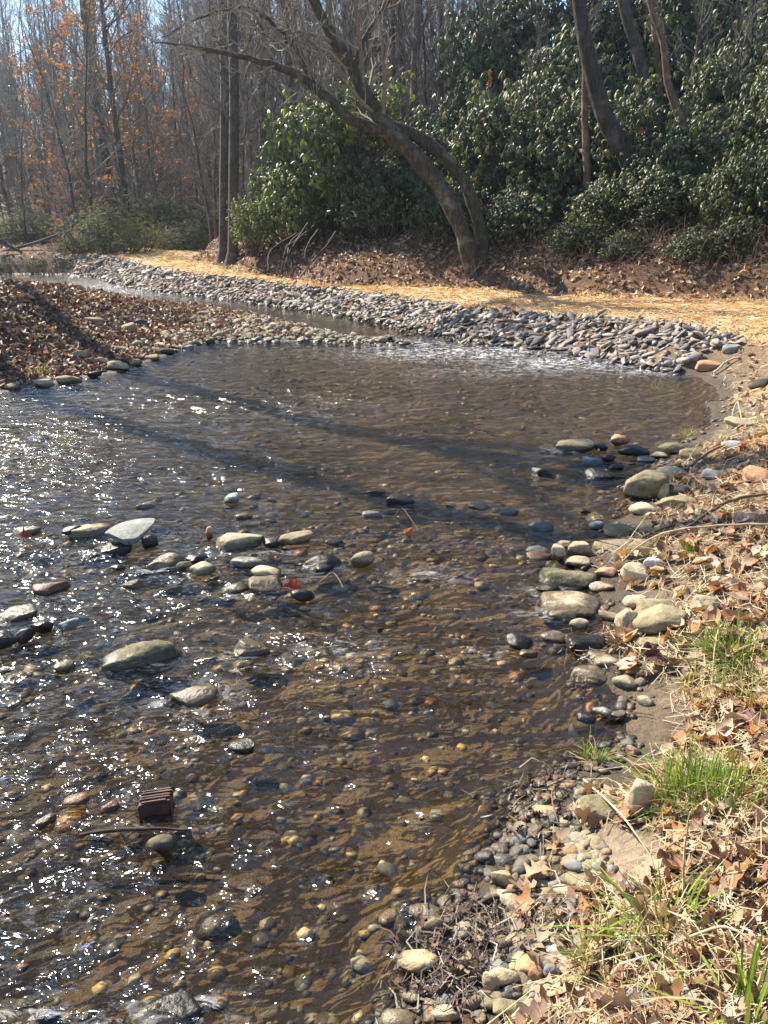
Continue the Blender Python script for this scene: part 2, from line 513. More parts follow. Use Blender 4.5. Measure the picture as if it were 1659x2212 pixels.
LOOK = {}
def lookup(x, y, key='z'):             # the same land read back from the ground sheet's grid
    x = np.asarray(x, float); y = np.asarray(y, float)
    i = np.clip(np.searchsorted(gx, x) - 1, 0, len(gx) - 2); j = np.clip(np.searchsorted(gy, y) - 1, 0, len(gy) - 2)
    fx = np.clip((x - gx[i]) / (gx[i + 1] - gx[i]), 0, 1); fy = np.clip((y - gy[j]) / (gy[j + 1] - gy[j]), 0, 1)
    A = LOOK[key]
    return A[j, i] * (1 - fx) * (1 - fy) + A[j, i + 1] * fx * (1 - fy) + A[j + 1, i] * (1 - fx) * fy + A[j + 1, i + 1] * fx * fy

def tz(x, y): return float(lookup(np.array([x]), np.array([y]))[0])

T_MARCH = 0.8 * 150 ** np.linspace(0, 1, 2600)
def on_ground(px, py, it=0):           # a pixel's ray meets the terrain (or the water sheet)
    d = ray(px, py)
    p = np.array([0, 0, CAM_H]) + T_MARCH[:, None] * d
    h = p[:, 2] - np.maximum(0.0, lookup(p[:, 0], p[:, 1]))
    i = int(np.argmax(h < 0))
    if i == 0: return p[-1]
    f = h[i - 1] / (h[i - 1] - h[i] + 1e-9)
    return p[i - 1] * (1 - f) + p[i] * f

def graded(segs):
    out = [segs[0][0]]
    for a, b, s0, s1 in segs:
        x = a
        while x < b - 1e-6:
            f = (x - a) / (b - a)
            x = min(b, x + s0 + (s1 - s0) * f)
            out.append(x)
    return np.array(out)

gx = np.concatenate([-graded([(9, 20, .09, .4), (20, 60, .5, 3), (60, 400, 4, 40)])[::-1], graded([(-9, -3.5, .1, .08), (-3.5, 3.5, .075, .075), (3.5, 9, .07, .1)])[1:], graded([(9, 20, .1, .4), (20, 60, .5, 3), (60, 400, 4, 40)])[1:]])
gy = np.concatenate([graded([(-60, -8, 6, 1), (-8, 1, .6, .07), (1, 6, .065, .075), (6, 20, .08, .13), (20, 40, .14, .3), (40, 90, .4, 1.5), (90, 700, 3, 60)])])
GX, GY = np.meshgrid(gx, gy)
GZ, info = terrain(GX, GY, True)
LOOK['z'] = GZ
for k_ in ('hd', 'n1', 'n2', 'wRP'): LOOK[k_] = info[k_].reshape(GX.shape)
for k_ in 'RPFL': LOOK[k_] = info['d'][k_].reshape(GX.shape)
s, dd, hd = info['s'], info['d'], info['hd']
X, Y = GX.ravel(), GY.ravel()
ins = info['ins']
# masks of what the ground is made of
strawm = (smooth(1.0, 1.3, dd['P']) * smooth(.35, -.25, hd) * (dd['P'] < 9) * smooth(.9, 1.6, dd['R']) * (info['near'] != 3) * (info['near'] != 2))
strawm = np.clip(strawm + smooth(.45, 1.2, dd['R'] + 1.0 * info['n2']) * smooth(5.0, 8.5, Y) * (X > 0) * smooth(.3, -.2, hd) * .9 * smooth(1.2, 1.5, dd['P']), 0, 1)
LOOK['straw'] = strawm.reshape(GX.shape)
gravel = (~ins) * ((info['near'] == 0) * smooth(.75, .25, s + .8 * info['n2']) + (info['near'] == 3) * smooth(-4.6, -3.4, X + 1.5 * info['n1']) * smooth(40, 30, Y))
mudc = [on_ground(1345, 1560), on_ground(1330, 1850), on_ground(1400, 1500)]
mud = np.zeros(len(X))
for c, r in zip(mudc, (.25, .19, .14)):
    mud = np.maximum(mud, smooth(r, r * .55, np.hypot(X - c[0], (Y - c[1])) + .10 * info['n2']))
LOOK['mud'] = mud.reshape(GX.shape)
lit = np.clip(1 - strawm - gravel, 0, 1)
cS, cL, cG, cM, cB = [np.array(c) for c in ((.52, .33, .15), (.135, .078, .045), (.16, .125, .085), (.27, .205, .14), (.17, .125, .068))]
g = np.clip(gravel, 0, 1)[:, None]
C = cL * np.ones((len(X), 1))
rb = smooth(2.6, 1.2, dd['R'])[:, None] * (~ins)[:, None] * (X > -1)[:, None]
C = C * (1 - rb) + np.array((.21, .145, .085)) * rb
C = C * (1 - g) + cG * g
C = C * (1 - strawm[:, None]) + cS * strawm[:, None]
C = C * (1 - mud[:, None]) + cM * mud[:, None]
red = (smooth(0, .3, hd) * smooth(1.6, .7, hd))[:, None]
C = C * (1 - .5 * red) + np.array((.17, .085, .045)) * .5 * red
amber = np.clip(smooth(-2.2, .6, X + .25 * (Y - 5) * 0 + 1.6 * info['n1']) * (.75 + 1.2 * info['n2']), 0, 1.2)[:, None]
bedc = np.array((.075, .062, .042)) * (1 - amber) + np.array((.27, .19, .09)) * amber  # bed painted darker to the left, standing in for light lost in deeper water
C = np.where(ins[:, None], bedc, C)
nx, ny = len(gx), len(gy)
ii = (np.arange(ny - 1)[:, None] * nx + np.arange(nx - 1)[None]).ravel()
GF = np.stack([ii, ii + 1, ii + nx + 1, ii + nx], 1)

k = N('ground_soil')
p = k.pos()
c = k.attr()
v = k.ramp(k.noise(22, 6, .7, p), [(.25, .45), (.5, 1.0), (.78, 1.5)])
c = k.mix(1.0, c, v, 'MULTIPLY')
v2 = k.ramp(k.noise(1.3, 4, .6, p), [(.3, .75), (.7, 1.2)])
c = k.mix(1.0, c, v2, 'MULTIPLY')
z = k.sep(p)[2]
wet = k.maprange(k.math('SUBTRACT', z, k.math('MULTIPLY', k.noise(9, 3, .6, p), .09)), -.012, .02, 1, 0)
c = k.mix(wet, c, k.mix(1.0, c, (.55, .52, .48), 'MULTIPLY'))
h = k.math('ADD', k.noise(22, 6, .7, p), k.math('MULTIPLY', k.noise(90, 4, .7, p), .5))
M['ground'] = k.done(k.bsdf(c, k.maprange(wet, 0, 1, .92, .45), k.bump(h, .8, .03), .3).outputs[0])
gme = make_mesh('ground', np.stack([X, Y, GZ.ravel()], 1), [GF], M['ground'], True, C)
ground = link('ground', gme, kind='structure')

def normals_at(x, y, e=.08):
    zx = lookup(x + e, y) - lookup(x - e, y); zy = lookup(x, y + e) - lookup(x, y - e)
    n = np.stack([-zx / (2 * e), -zy / (2 * e), np.ones_like(zx)], 1)
    return n / np.linalg.norm(n, axis=1, keepdims=True)

# ------------------------------------------------------------------ water
wx = np.concatenate([-graded([(9, 16, .1, .25), (16, 42, .3, 1)])[::-1], graded([(-9, -5, .08, .045), (-5, 3, .035, .035), (3, 6.5, .045, .08)])[1:]])
wy = graded([(-9, 1, .6, .05), (1, 6, .03, .04), (6, 16, .045, .09), (16, 36, .1, .2)])
WX, WY = np.meshgrid(wx, wy)
x, y = WX.ravel(), WY.ravel()

def bump_at(px, py, rx, ry):
    c = on_z(px, py)
    a = on_z(px + rx, py)[0] - c[0]; b = abs(on_z(px, py - ry)[1] - c[1])
    return np.exp(-((x - c[0]) / a) ** 2 - ((y - c[1]) / b) ** 2)

WAKES = [(270, 1180, 100), (515, 1178, 100), (638, 1178, 80), (715, 1222, 110), (580, 1268, 100), (318, 1425, 170), (418, 1510, 110), (540, 1405, 90), (1122, 1402, 70), (1180, 1272, 60), (1222, 1318, 120), (358, 1220, 90), (436, 1238, 70), (30, 1390, 120), (332, 1765, 80), (350, 2215, 200), (1080, 1400, 70), (1237, 968, 90)]
chop = .2 + 0 * x
for q in [(100, 970, 330, 70, .9), (450, 890, 200, 50, .7), (720, 860, 190, 55, .7), (1000, 765, 230, 26, 1.0), (1200, 785, 140, 18, .8), (300, 622, 260, 22, .8), (950, 1240, 130, 45, .9),
          (760, 1400, 230, 70, .9), (1000, 1400, 120, 60, .8), (120, 1650, 330, 190, .9), (330, 1280, 280, 80, .65), (100, 1450, 300, 110, .55), (350, 2000, 420, 260, .75), (850, 1950, 260, 140, .5),
          (450, 1520, 160, 90, .8), (1000, 1560, 140, 80, .55), (600, 1000, 300, 60, .5), (900, 920, 300, 60, .42), (1150, 1080, 200, 60, .4), (1200, 880, 250, 40, .35), (100, 1200, 240, 60, .5), (900, 1800, 150, 80, .4), (120, 2150, 330, 160, .8)]:
    chop = np.maximum(chop, q[4] * bump_at(*q[:4]))
for q in WAKES:
    chop = np.maximum(chop, .85 * bump_at(q[0] - .35 * q[2], q[1] + 10, q[2] * .9, 22))
chop = chop * (.45 + 1.0 * np.clip(.5 + 2.2 * fbm(x * .9, y * .9, 2, 3), 0, 1))
u_, v_ = x * .9 + y * .45, -x * .45 + y * .9
wz = np.zeros(len(x))
rw = np.random.default_rng(3)
for lam, amp in ((.9, .0035), (.55, .0035), (.34, .0030), (.22, .0022), (.15, .0014)):
    for _ in range(4):
        a = rw.normal(.9, .75)
        wx_, wy_ = math.cos(a), math.sin(a)
        ph = 5.0 * fbm(x * .5 / lam * .35, y * .5 / lam * .35, rw.uniform(0, 50), 2) + rw.uniform(0, 6)
        w = np.sin((x * wx_ + y * wy_) * 2 * math.pi / lam + ph)
        wz += amp * .5 * (1 - 2 * np.abs(w)) * (.25 + 1.3 * chop)
wz += .012 * chop * fbm(x * 3.2, y * 5.0, 4, 4) * 2
near_rock = []   # standing ripples come from the rock list below
info_w = inside(np.stack([x, y], 1), RD)
sw = np.minimum.reduce([seg_dist(np.stack([x, y], 1), SEG_A[t], SEG_B[t]) for t in 'RPFL'])
keep = info_w | (sw < .7)
wz *= smooth(-.02, .2, np.where(info_w, sw, 0))
WV = np.stack([x, y, wz], 1)
nx2, ny2 = len(wx), len(wy)
ii = (np.arange(ny2 - 1)[:, None] * nx2 + np.arange(nx2 - 1)[None]).ravel()
WF = np.stack([ii, ii + 1, ii + nx2 + 1, ii + nx2], 1)
WF = WF[keep[WF].all(1)]
used = np.unique(WF); remap = np.zeros(len(WV), int); remap[used] = np.arange(len(used))
k = N('creek_water')
p = k.pos()
mp = k.n('ShaderNodeMapping'); mp.inputs['Rotation'].default_value = (0, 0, .45); mp.inputs['Scale'].default_value = (.75, 1.35, 1); k.l(p, mp.inputs[0])
ch = k.n('ShaderNodeSeparateColor'); k.l(k.attr(), ch.inputs[0]); chv = ch.outputs[0]
n1 = k.noise(3.4, 1, .5, mp.outputs[0], .9)
n2 = k.noise(13, 1, .5, mp.outputs[0], .9)
n3 = k.noise(34, 0, .5, mp.outputs[0], .4)
h = k.math('ADD', k.math('MULTIPLY', n1, .095), k.math('ADD', k.math('MULTIPLY', n2, .024), k.math('MULTIPLY', n3, .0045)))
h = k.math('MULTIPLY', h, k.maprange(chv, 0, 1, .38, 1.8))
bp = k.n('ShaderNodeBump'); bp.inputs['Strength'].default_value = 1.0; bp.inputs['Distance'].default_value = 1.0; k.l(h, bp.inputs['Height'])
fr = k.n('ShaderNodeFresnel'); fr.inputs['IOR'].default_value = 1.39; k.l(bp.outputs[0], fr.inputs['Normal'])
tr = k.n('ShaderNodeBsdfTransparent'); tr.inputs[0].default_value = (.94, .885, .75, 1)
gl = k.n('ShaderNodeBsdfGlossy'); gl.inputs['Roughness'].default_value = .10; gl.inputs[0].default_value = (1, 1, 1, 1); k.l(bp.outputs[0], gl.inputs['Normal'])
mx = k.n('ShaderNodeMixShader'); k.l(k.math('MINIMUM', fr.outputs[0], .8), mx.inputs[0]); k.l(tr.outputs[0], mx.inputs[1]); k.l(gl.outputs[0], mx.inputs[2])
fo = k.n('ShaderNodeBsdfDiffuse'); fo.inputs[0].default_value = (.8, .82, .84, 1); k.l(bp.outputs[0], fo.inputs['Normal'])
ff = k.math('MULTIPLY', k.maprange(k.noise(9, 5, .75, mp.outputs[0], 1.2), .5, .62), ch.outputs[1], True)
mf = k.n('ShaderNodeMixShader'); k.l(ff, mf.inputs[0]); k.l(mx.outputs[0], mf.inputs[1]); k.l(fo.outputs[0], mf.inputs[2])
M['water'] = k.done(mf.outputs[0])
foam = 0 * x
for q in [(1010, 760, 210, 16, 1.0), (1230, 783, 170, 15, 1.0), (900, 740, 80, 9, .9), (1400, 800, 90, 9, .8), (1100, 800, 200, 14, .3), (300, 618, 260, 14, .8), (700, 880, 130, 30, .12), (1180, 1272, 40, 10, .4), (940, 1240, 70, 18, .25), (740, 1400, 90, 30, .25), (430, 2180, 90, 40, .35), (70, 2190, 120, 30, .45), (250, 2190, 60, 40, .4), (450, 1500, 50, 30, .35)]:
    foam = np.maximum(foam, q[4] * bump_at(*q[:4]))
for q in WAKES:
    foam = np.maximum(foam, .3 * bump_at(q[0] - .4 * q[2], q[1] + 9, q[2] * .55, 12))
wcol = np.stack([np.clip(chop, 0, 1), foam, 0 * x], 1)
water = link('creek_water', make_mesh('creek_water', WV[used], [remap[WF]], M['water'], True, wcol[used]), kind='structure')

# ------------------------------------------------------------------ bed cobbles (under moving water, past counting)
def ground_points(n, box, test, seed):
    r = np.random.default_rng(seed)
    P = np.stack([r.uniform(box[0], box[1], n), r.uniform(box[2], box[3], n)], 1)
    z = lookup(P[:, 0], P[:, 1])
    inf = {k_: lookup(P[:, 0], P[:, 1], k_) for k_ in ('hd', 'n1', 'n2', 'wRP')}
    inf['d'] = {k_: lookup(P[:, 0], P[:, 1], k_) for k_ in 'RPFL'}
    st = np.stack([inf['d'][k_] for k_ in 'RPFL'])
    inf['s'] = st.min(0); inf['near'] = st.argmin(0); inf['ins'] = z < -.004
    m = test(P, inf)
    return np.column_stack([P, z])[m], {k_: (v[m] if not isinstance(v, dict) else {a: b[m] for a, b in v.items()}) for k_, v in inf.items()}

BED_COLS = np.array([(.20, .15, .08), (.28, .20, .10), (.16, .13, .08), (.12, .11, .085), (.34, .25, .13), (.22, .22, .19), (.32, .17, .09), (.09, .08, .06), (.42, .36, .25)])
bag = Bag()
rb_ = np.random.default_rng(11)
for box, n, lo, hi in (((-5, 2, 1.2, 6), 3600, .012, .06), ((-6, 3.5, 5, 15), 1000, .03, .09), ((-5, 2, 1.2, 7), 130, .05, .12)):
    pts, inf = ground_points(n, box, lambda P, f: f['ins'] & (f['s'] > .02), 21 + n)
    for vi in range(6):
        V0, F0 = rock('oval', 300 + vi, 2 if hi < .1 and vi < 0 else 1)
        q = pts[vi::6]
        if not len(q): continue
        sz = lo + (hi - lo) * rb_.beta(1.3, 3.2, len(q))
        S = np.stack([sz, sz * rb_.uniform(.6, .95, len(q)), sz * rb_.uniform(.3, .55, len(q))], 1)
        S[:, 2] = np.minimum(S[:, 2], np.maximum(.01, -q[:, 2] * .6))
        q = q - np.array([0, 0, 1]) * (S[:, 2:3] * .25)
        V, F = scatter(V0, F0, q, rotmats(rb_.uniform(0, 6.3, len(q)), rb_.normal(0, .15, len(q)), rb_.normal(0, .15, len(q))), S)
        cc = BED_COLS[rb_.integers(0, len(BED_COLS), len(q))] * rb_.uniform(.5, 1.2, (len(q), 1)) * (.4 + .6 * smooth(-2.4, .4, q[:, :1]))  # cobble colours darkened leftward too, imitating the dimness of deeper water
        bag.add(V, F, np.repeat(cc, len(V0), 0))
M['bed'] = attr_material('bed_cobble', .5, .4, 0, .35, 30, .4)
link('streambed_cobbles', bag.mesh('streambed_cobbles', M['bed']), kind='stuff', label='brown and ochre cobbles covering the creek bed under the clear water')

# ------------------------------------------------------------------ rocks one can point at
PLACED = []      # (x, y, radius) of every placed rock, so that scattered things keep off
def set_rock(cx, by, w, h, shape, mat, label, group=None, tilt=0.0, ratio=.68, yaw=0.0, sink=0.0, seed=[1000]):
    seed[0] += 1
    p = on_ground(cx, by)
    D = depth_of(p)
    a = math.atan2(CAM_H - p[2], p[1])
    wm, hm = w * D / FPX, h * D / FPX
    dep = wm * ratio
    up = (hm - dep * math.sin(a) * .8) / math.cos(a)
    up = max(up, .16 * wm)
    c = max(up * .62, .2 * wm)
    sub = 4 if w > 85 else 3
    V, F = rock(shape, seed[0], sub)
    V = V * np.array([wm / 2 * 1.04, dep / 2, c])
    dirn = p[:2] / np.linalg.norm(p[:2])
    pos = np.array([p[0] + dirn[0] * dep * .42, p[1] + dirn[1] * dep * .42, p[2] + up - c - sink])
    me = make_mesh('rock', V, [F], M[mat])
    name = {'slab': 'flat_rock', 'block': 'boulder', 'angular': 'angular_rock'}.get(shape, 'river_stone')
    PLACED.append((pos[0], pos[1], wm * .5))
    return link(name, me, loc=pos, rot=(tilt * .6, tilt, yaw + math.atan2(-dirn[0], dirn[1])), label=label, category='rock', group=group)

G1, G2, G3 = 'stones standing out of the creek', 'stones along the right waterline', 'stones on the right bank gravel'
SM = 'small stone just breaking the surface of the open pool'
ROCKS = [
 (501, 1087, 33, 25, 'angular', 'pale', 'small pale pointed stone alone in the open water behind the stone row', G1),
 (318, 1097, 50, 10, 'oval', 'tan', 'thin flat stone barely above water behind the tilted slab', G1),
 (525, 1119, 42, 14, 'oval', 'rust', 'low orange stone in shallow water behind the smooth oval stone', G1),
 (805, 1115, 46, 15, 'oval', 'pale', 'low whitish flat stone in the middle of the creek', G1),
 (57, 1153, 60, 17, 'slab', 'tan', 'low flat tan stone beside a red leaf in the water', G1),
 (160, 1158, 45, 26, 'oval', 'dark', 'dark stone tucked behind the rounded tan stone beside the slab', G1),
 (190, 1160, 92, 32, 'loaf', 'tan', 'rounded tan stone leaning against the tilted grey slab', G1),
 (322, 1185, 40, 32, 'angular', 'dark', 'dark angular stone propping up the tilted grey slab', G1),
 (250, 1191, 70, 11, 'slab', 'dark', 'thin dark wet stone at the foot of the tilted slab', G1),
 (515, 1183, 110, 44, 'oval', 'tan', 'large smooth oval tan stone in the row across the creek', G1),
 (453, 1161, 15, 26, 'angular', 'rust', 'small upright brown stone against the smooth oval stone', G1),
 (592, 1177, 55, 18, 'angular', 'dark', 'dark low wet rock between the oval stone and the brown rock', G1),
 (638, 1181, 80, 41, 'angular', 'olive', 'rough brown rock with a dark wet foot in the stone row', G1),
 (358, 1223, 90, 28, 'oval', 'tan', 'broad flat tan stone in front of the stone row', G1),
 (436, 1241, 62, 34, 'angular', 'tan', 'tan peaked stone with smaller stones at its side', G1),
 (398, 1232, 32, 26, 'angular', 'olive', 'small leaning stone beside the peaked tan stone', G1),
 (425, 1212, 50, 14, 'angular', 'dark', 'dark stone behind the peaked tan stone', G1),
 (533, 1223, 72, 18, 'oval', 'pale', 'pale flat stone awash in front of the smooth oval stone', G1),
 (700, 1228, 105, 36, 'angular', 'dark', 'long dark wet rock with a rounded stone at its end', G1),
 (783, 1224, 54, 40, 'round', 'olive', 'rounded brown stone at the end of the long dark rock', G1),
 (577, 1254, 64, 37, 'block', 'tan', 'blocky tan stone sitting on a flat slab in the creek', G1),
 (584, 1274, 94, 26, 'slab', 'olive', 'flat slab under the blocky tan stone', G1),
 (508, 1277, 62, 23, 'oval', 'olive', 'low olive stone left of the flat slab', G1),
 (655, 1299, 52, 32, 'round', 'dark', 'dark wet stone with a red leaf stuck to it', G1),
 (255, 1235, 34, 18, 'angular', 'dark', 'small dark stone between the slab and the peaked stone', G1),
 (462, 1257, 26, 14, 'angular', 'dark', 'tiny dark stone in front of the peaked tan stone', G1),
 (112, 1279, 80, 24, 'angular', 'rust', 'low pinkish rock awash with wet leaves', G1),
 (287, 1271, 44, 20, 'angular', 'tan', 'small tan stone amid glittering ripples', G1),
 (30, 1339, 96, 39, 'loaf', 'olive', 'long olive stone lying above a cluster of dark stones', G1),
 (12, 1402, 66, 46, 'round', 'dark', 'largest dark round stone of the dark cluster', G1),
 (56, 1388, 46, 36, 'round', 'dark', 'round dark stone between two others of the dark cluster', G1),
 (94, 1367, 48, 36, 'angular', 'dark', 'angular dark stone topping the dark cluster', G1),
 (150, 1361, 46, 28, 'angular', 'grey', 'small grey pointed stone beside the dark cluster', G1),
 (318, 1433, 182, 40, 'loaf', 'moss', 'big elongated olive stone lying in midstream', G1, 0.0, .42),
 (540, 1409, 86, 33, 'angular', 'olive', 'rough brown rock amid sparkling riffle', G1),
 (418, 1519, 106, 48, 'oval', 'olive', 'smooth stone with water sliding over it', G1),
 (142, 1446, 46, 22, 'slab', 'tan', 'thin flat tan stone awash near the big elongated stone', G1),
 (524, 1626, 70, 28, 'oval', 'dark', 'dark stone almost under water in the deep ripples', G1),
 (166, 1740, 54, 30, 'oval', 'rust', 'orange stone just under the surface beside the brick', G1),
 (238, 1750, 38, 20, 'oval', 'rust', 'small pinkish stone between the orange stone and the brick', G1),
 (350, 1846, 62, 45, 'round', 'moss', 'mossy ochre stone under the floating stick', G1),
 (100, 1782, 44, 24, 'round', 'olive', 'small olive stone near the orange stone', G1),
 (352, 2240, 190, 74, 'loaf', 'dark', 'large dark wet boulder with water pouring over its side', G1, 0.0, .68, 0.0, .035),
 (60, 2238, 170, 40, 'oval', 'dark', 'broad dark boulder barely under the rushing water', G1, 0.0, .68, 0.0, .05),
 (820, 1367, 18, 14, 'angular', 'dark', SM, G1), (862, 1086, 74, 24, 'oval', 'dark', 'dark flat stone at the edge of the tree shadow on the water', G1),
 (812, 1066, 40, 10, 'oval', 'dark', SM, G1), (1035, 1099, 46, 18, 'oval', 'tan', 'low tan stone in the shaded pool', G1),
 (1100, 1109, 42, 12, 'slab', 'grey', SM, G1), (975, 1094, 24, 8, 'oval', 'grey', SM, G1), (1264, 1110, 22, 12, 'angular', 'dark', SM, G1),
 (1165, 1141, 62, 16, 'oval', 'grey', 'smooth grey stone awash in the shaded pool', G1),
 (722, 1175, 44, 12, 'oval', 'dark', SM, G1), (700, 1232, 40, 10, 'oval', 'dark', SM, G1),
 (1237, 971, 94, 26, 'oval', 'olive', 'dark humped flat stone farthest out from the gravel spit', G2),
 (1334, 963, 42, 28, 'angular', 'rust', 'pinkish pointed stone on the gravel spit', G2),
 (1296, 973, 32, 17, 'angular', 'dark', 'small dark stone between the humped stone and the pinkish stone', G2),
 (1368, 981, 68, 25, 'oval', 'dark', 'dark wet oval stone in front of the pinkish stone', G2),
 (1275, 1003, 58, 20, 'angular', 'grey', 'wet slate blue stone in the shallows off the spit', G2),
 (1313, 999, 32, 22, 'angular', 'dark', 'small dark rock behind the wet slate stone', G2),
 (1174, 1023, 56, 12, 'slab', 'dark', 'thin dark slab barely awash off the spit', G2),
 (1295, 1031, 68, 20, 'slab', 'dark', 'flat dark stone pair in the water by the square boulder', G2),
 (1332, 1016, 42, 20, 'angular', 'dark', 'dark stone just behind the square boulder', G2),
 (1392, 997, 42, 14, 'slab', 'grey', 'thin grey flake at the waterline of the spit', G2),
 (1425, 992, 40, 20, 'angular', 'tan', 'tan wedge shaped stone on the spit', G2),
 (1388, 1083, 98, 76, 'block', 'olive', 'large square olive boulder at the waterline', G2),
 (1432, 1077, 44, 42, 'round', 'tan', 'round tan stone leaning against the square boulder', G2),
 (1470, 1073, 50, 30, 'angular', 'dark', 'dark stone lying behind the round tan stone', G2),
 (1388, 1114, 64, 34, 'oval', 'tan', 'tan stone in front of the square boulder', G2),
 (1460, 1100, 90, 40, 'angular', 'olive', 'broad low brown rock among debris beside the square boulder', G2),
 (1452, 982, 62, 32, 'angular', 'olive', 'brown stone at the root of the gravel spit', G2), (1450, 1032, 66, 28, 'oval', 'tan', 'tan oval stone behind the square boulder', G2),
 (1492, 995, 50, 30, 'round', 'olive', 'rounded brown stone up the bank from the spit', G2),
 (1583, 763, 44, 22, 'slab', 'grey', 'grey block lying alone where the stone revetment ends', G2),
 (1535, 800, 64, 24, 'slab', 'rust', 'flat reddish rock jutting from the bank beside the revetment end', G2),
 (1642, 846, 50, 32, 'angular', 'dark', 'dark angular rock on the straw covered bank', G2),
 (1590, 972, 62, 24, 'oval', 'grey', 'bluish grey oval stone among leaves on the bank', G2),
 (1640, 1048, 74, 46, 'angular', 'rust', 'big brown angular rock higher on the bank', G2),
 (1545, 1035, 56, 26, 'slab', 'grey', 'thin grey slab among dead grass on the bank', G2),
 (1600, 925, 70, 28, 'oval', 'tan', 'half buried tan stone near the two bent pale sticks', G2),
 (1288, 1143, 34, 20, 'round', 'pale', 'small pale wet stone at the tip of the olive stone pile', G2),
 (1330, 1162, 64, 40, 'round', 'olive', 'rounded olive stone topping the pile at the waterline', G2),
 (1330, 1188, 92, 32, 'slab', 'olive', 'flat stone under the rounded olive stone', G2),
 (1382, 1192, 60, 34, 'angular', 'olive', 'angular stone behind the pile under the arching twig', G2),
 (1158, 1193, 52, 13, 'oval', 'pale', 'thin pale stone lying in the shallow water off the pile', G2),
 (1162, 1207, 60, 22, 'oval', 'rust', 'reddish flat stone beside the upright tan stone', G2),
 (1208, 1211, 36, 40, 'block', 'tan', 'upright tan stone in the waterline pile', G2),
 (1250, 1203, 56, 40, 'angular', 'tan', 'peaked tan stone in the waterline pile', G2),
 (1220, 1186, 36, 20, 'oval', 'tan', 'small tan stone behind the upright tan stone', G2),
 (1245, 1227, 56, 32, 'oval', 'tan', 'smooth tan stone in front of the peaked stone', G2),
 (1222, 1265, 132, 46, 'loaf', 'moss', 'long mossy stone lying along the water', G2),
 (1180, 1277, 58, 22, 'oval', 'dark', 'dark wet stone at the tip of the long mossy stone', G2),
 (1310, 1246, 50, 28, 'angular', 'rust', 'brown wedge stone behind the long mossy stone', G2),
 (1296, 1277, 56, 28, 'oval', 'tan', 'wet tan stone at the end of the long mossy stone', G2),
 (1368, 1257, 62, 48, 'block', 'tan', 'tan dented block beside the white quartz stone', G2),
 (1412, 1233, 50, 34, 'angular', 'pale', 'white quartz stone beside the arching twig', G2),
 (1222, 1323, 144, 46, 'loaf', 'tan', 'long loaf shaped tan stone at the waterline', G2),
 (1216, 1335, 62, 26, 'oval', 'tan', 'small stone in front of the long loaf shaped stone', G2),
 (1250, 1363, 44, 32, 'round', 'tan', 'small round tan stone in front of the loaf shaped stone', G2),
 (1415, 1326, 124, 42, 'loaf', 'olive', 'long stone lying behind the biggest bank boulder', G2),
 (1352, 1364, 52, 60, 'angular', 'tan', 'upright tan stone left of the biggest bank boulder', G2),
 (1425, 1368, 114, 72, 'loaf', 'olive', 'biggest smooth boulder on the right bank', G2),
 (1370, 1318, 52, 38, 'oval', 'tan', 'tan stone behind the upright tan stone', G2),
 (1522, 1322, 54, 46, 'round', 'tan', 'half buried round stone in dry leaves', G2), (1320, 1345, 60, 30, 'angular', 'olive', 'sloping stone at the foot of the upright tan stone', G2),
 (1197, 1385, 72, 26, 'oval', 'tan', 'smooth tan stone with water lapping its edge', G2),
 (1122, 1407, 64, 40, 'angular', 'dark', 'dark wet rock farthest out in the riffle', G2),
 (1258, 1409, 92, 44, 'block', 'dark', 'black wet block under curled leaves', G2),
 (1140, 1419, 42, 20, 'oval', 'olive', 'small stone in front of the dark riffle rock', G2),
 (1280, 1471, 92, 38, 'oval', 'tan', 'bright oval tan stone above the mud patch', G2),
 (1312, 1439, 92, 27, 'slab', 'tan', 'flat tan slab behind the bright oval stone', G2),
 (1350, 1487, 58, 34, 'oval', 'tan', 'tan stone at the edge of the mud patch', G2),
 (1300, 1549, 46, 27, 'oval', 'pale', 'wet shiny stone at the mud edge', G2),
 (1268, 1557, 46, 20, 'slab', 'dark', 'dark flat stone in the water off the mud', G2),
 (1336, 1557, 36, 27, 'oval', 'olive', 'olive stone resting on the mud edge', G2),
 (1400, 1400, 80, 30, 'slab', 'olive', 'shaded slab below the biggest bank boulder', G2),
 (1302, 1776, 104, 62, 'loaf', 'olive', 'large shaded rock lying against the upright bank stone', G3),
 (1372, 1772, 60, 88, 'block', 'tan', 'tall upright tan stone beside the green grass clump', G3),
 (1262, 1752, 38, 30, 'round', 'tan', 'small tan stone at the end of the shaded rock', G3),
 (1175, 1766, 52, 30, 'oval', 'ochre', 'ochre stone among twigs at the waterline', G3),
 (1087, 1871, 68, 35, 'slab', 'grey', 'flat slate grey stone with a wet edge', G3),
 (1087, 1919, 56, 46, 'block', 'ochre', 'blocky ochre stone at the waterline', G3),
 (915, 1987, 76, 40, 'angular', 'olive', 'rough brown rock where the gravel meets fast water', G3),
 (938, 2022, 48, 40, 'round', 'olive', 'rounded brown stone below the rough rock', G3),
 (1182, 1946, 58, 30, 'oval', 'olive', 'smooth olive stone among dark gravel', G3),
 (1215, 1932, 48, 24, 'oval', 'tan', 'tan stone beside the smooth olive stone', G3),
 (1108, 1971, 88, 27, 'slab', 'tan', 'long flat stone under twigs and debris', G3),
 (1102, 1995, 52, 25, 'oval', 'olive', 'small stone in front of the long flat stone', G3),
 (902, 2114, 94, 62, 'oval', 'ochre', 'large ochre stone with water at its foot', G3),
 (1130, 2102, 72, 43, 'slab', 'ochre', 'bright ochre slab resting on another stone', G3),
 (1088, 2140, 66, 54, 'round', 'tan', 'rounded tan stone under the bright ochre slab', G3),
 (1060, 2148, 40, 46, 'oval', 'tan', 'oval tan stone leaning on the rounded stone', G3),
 (1192, 2117, 38, 36, 'round', 'grey', 'round blue grey stone beside the bright ochre slab', G3),
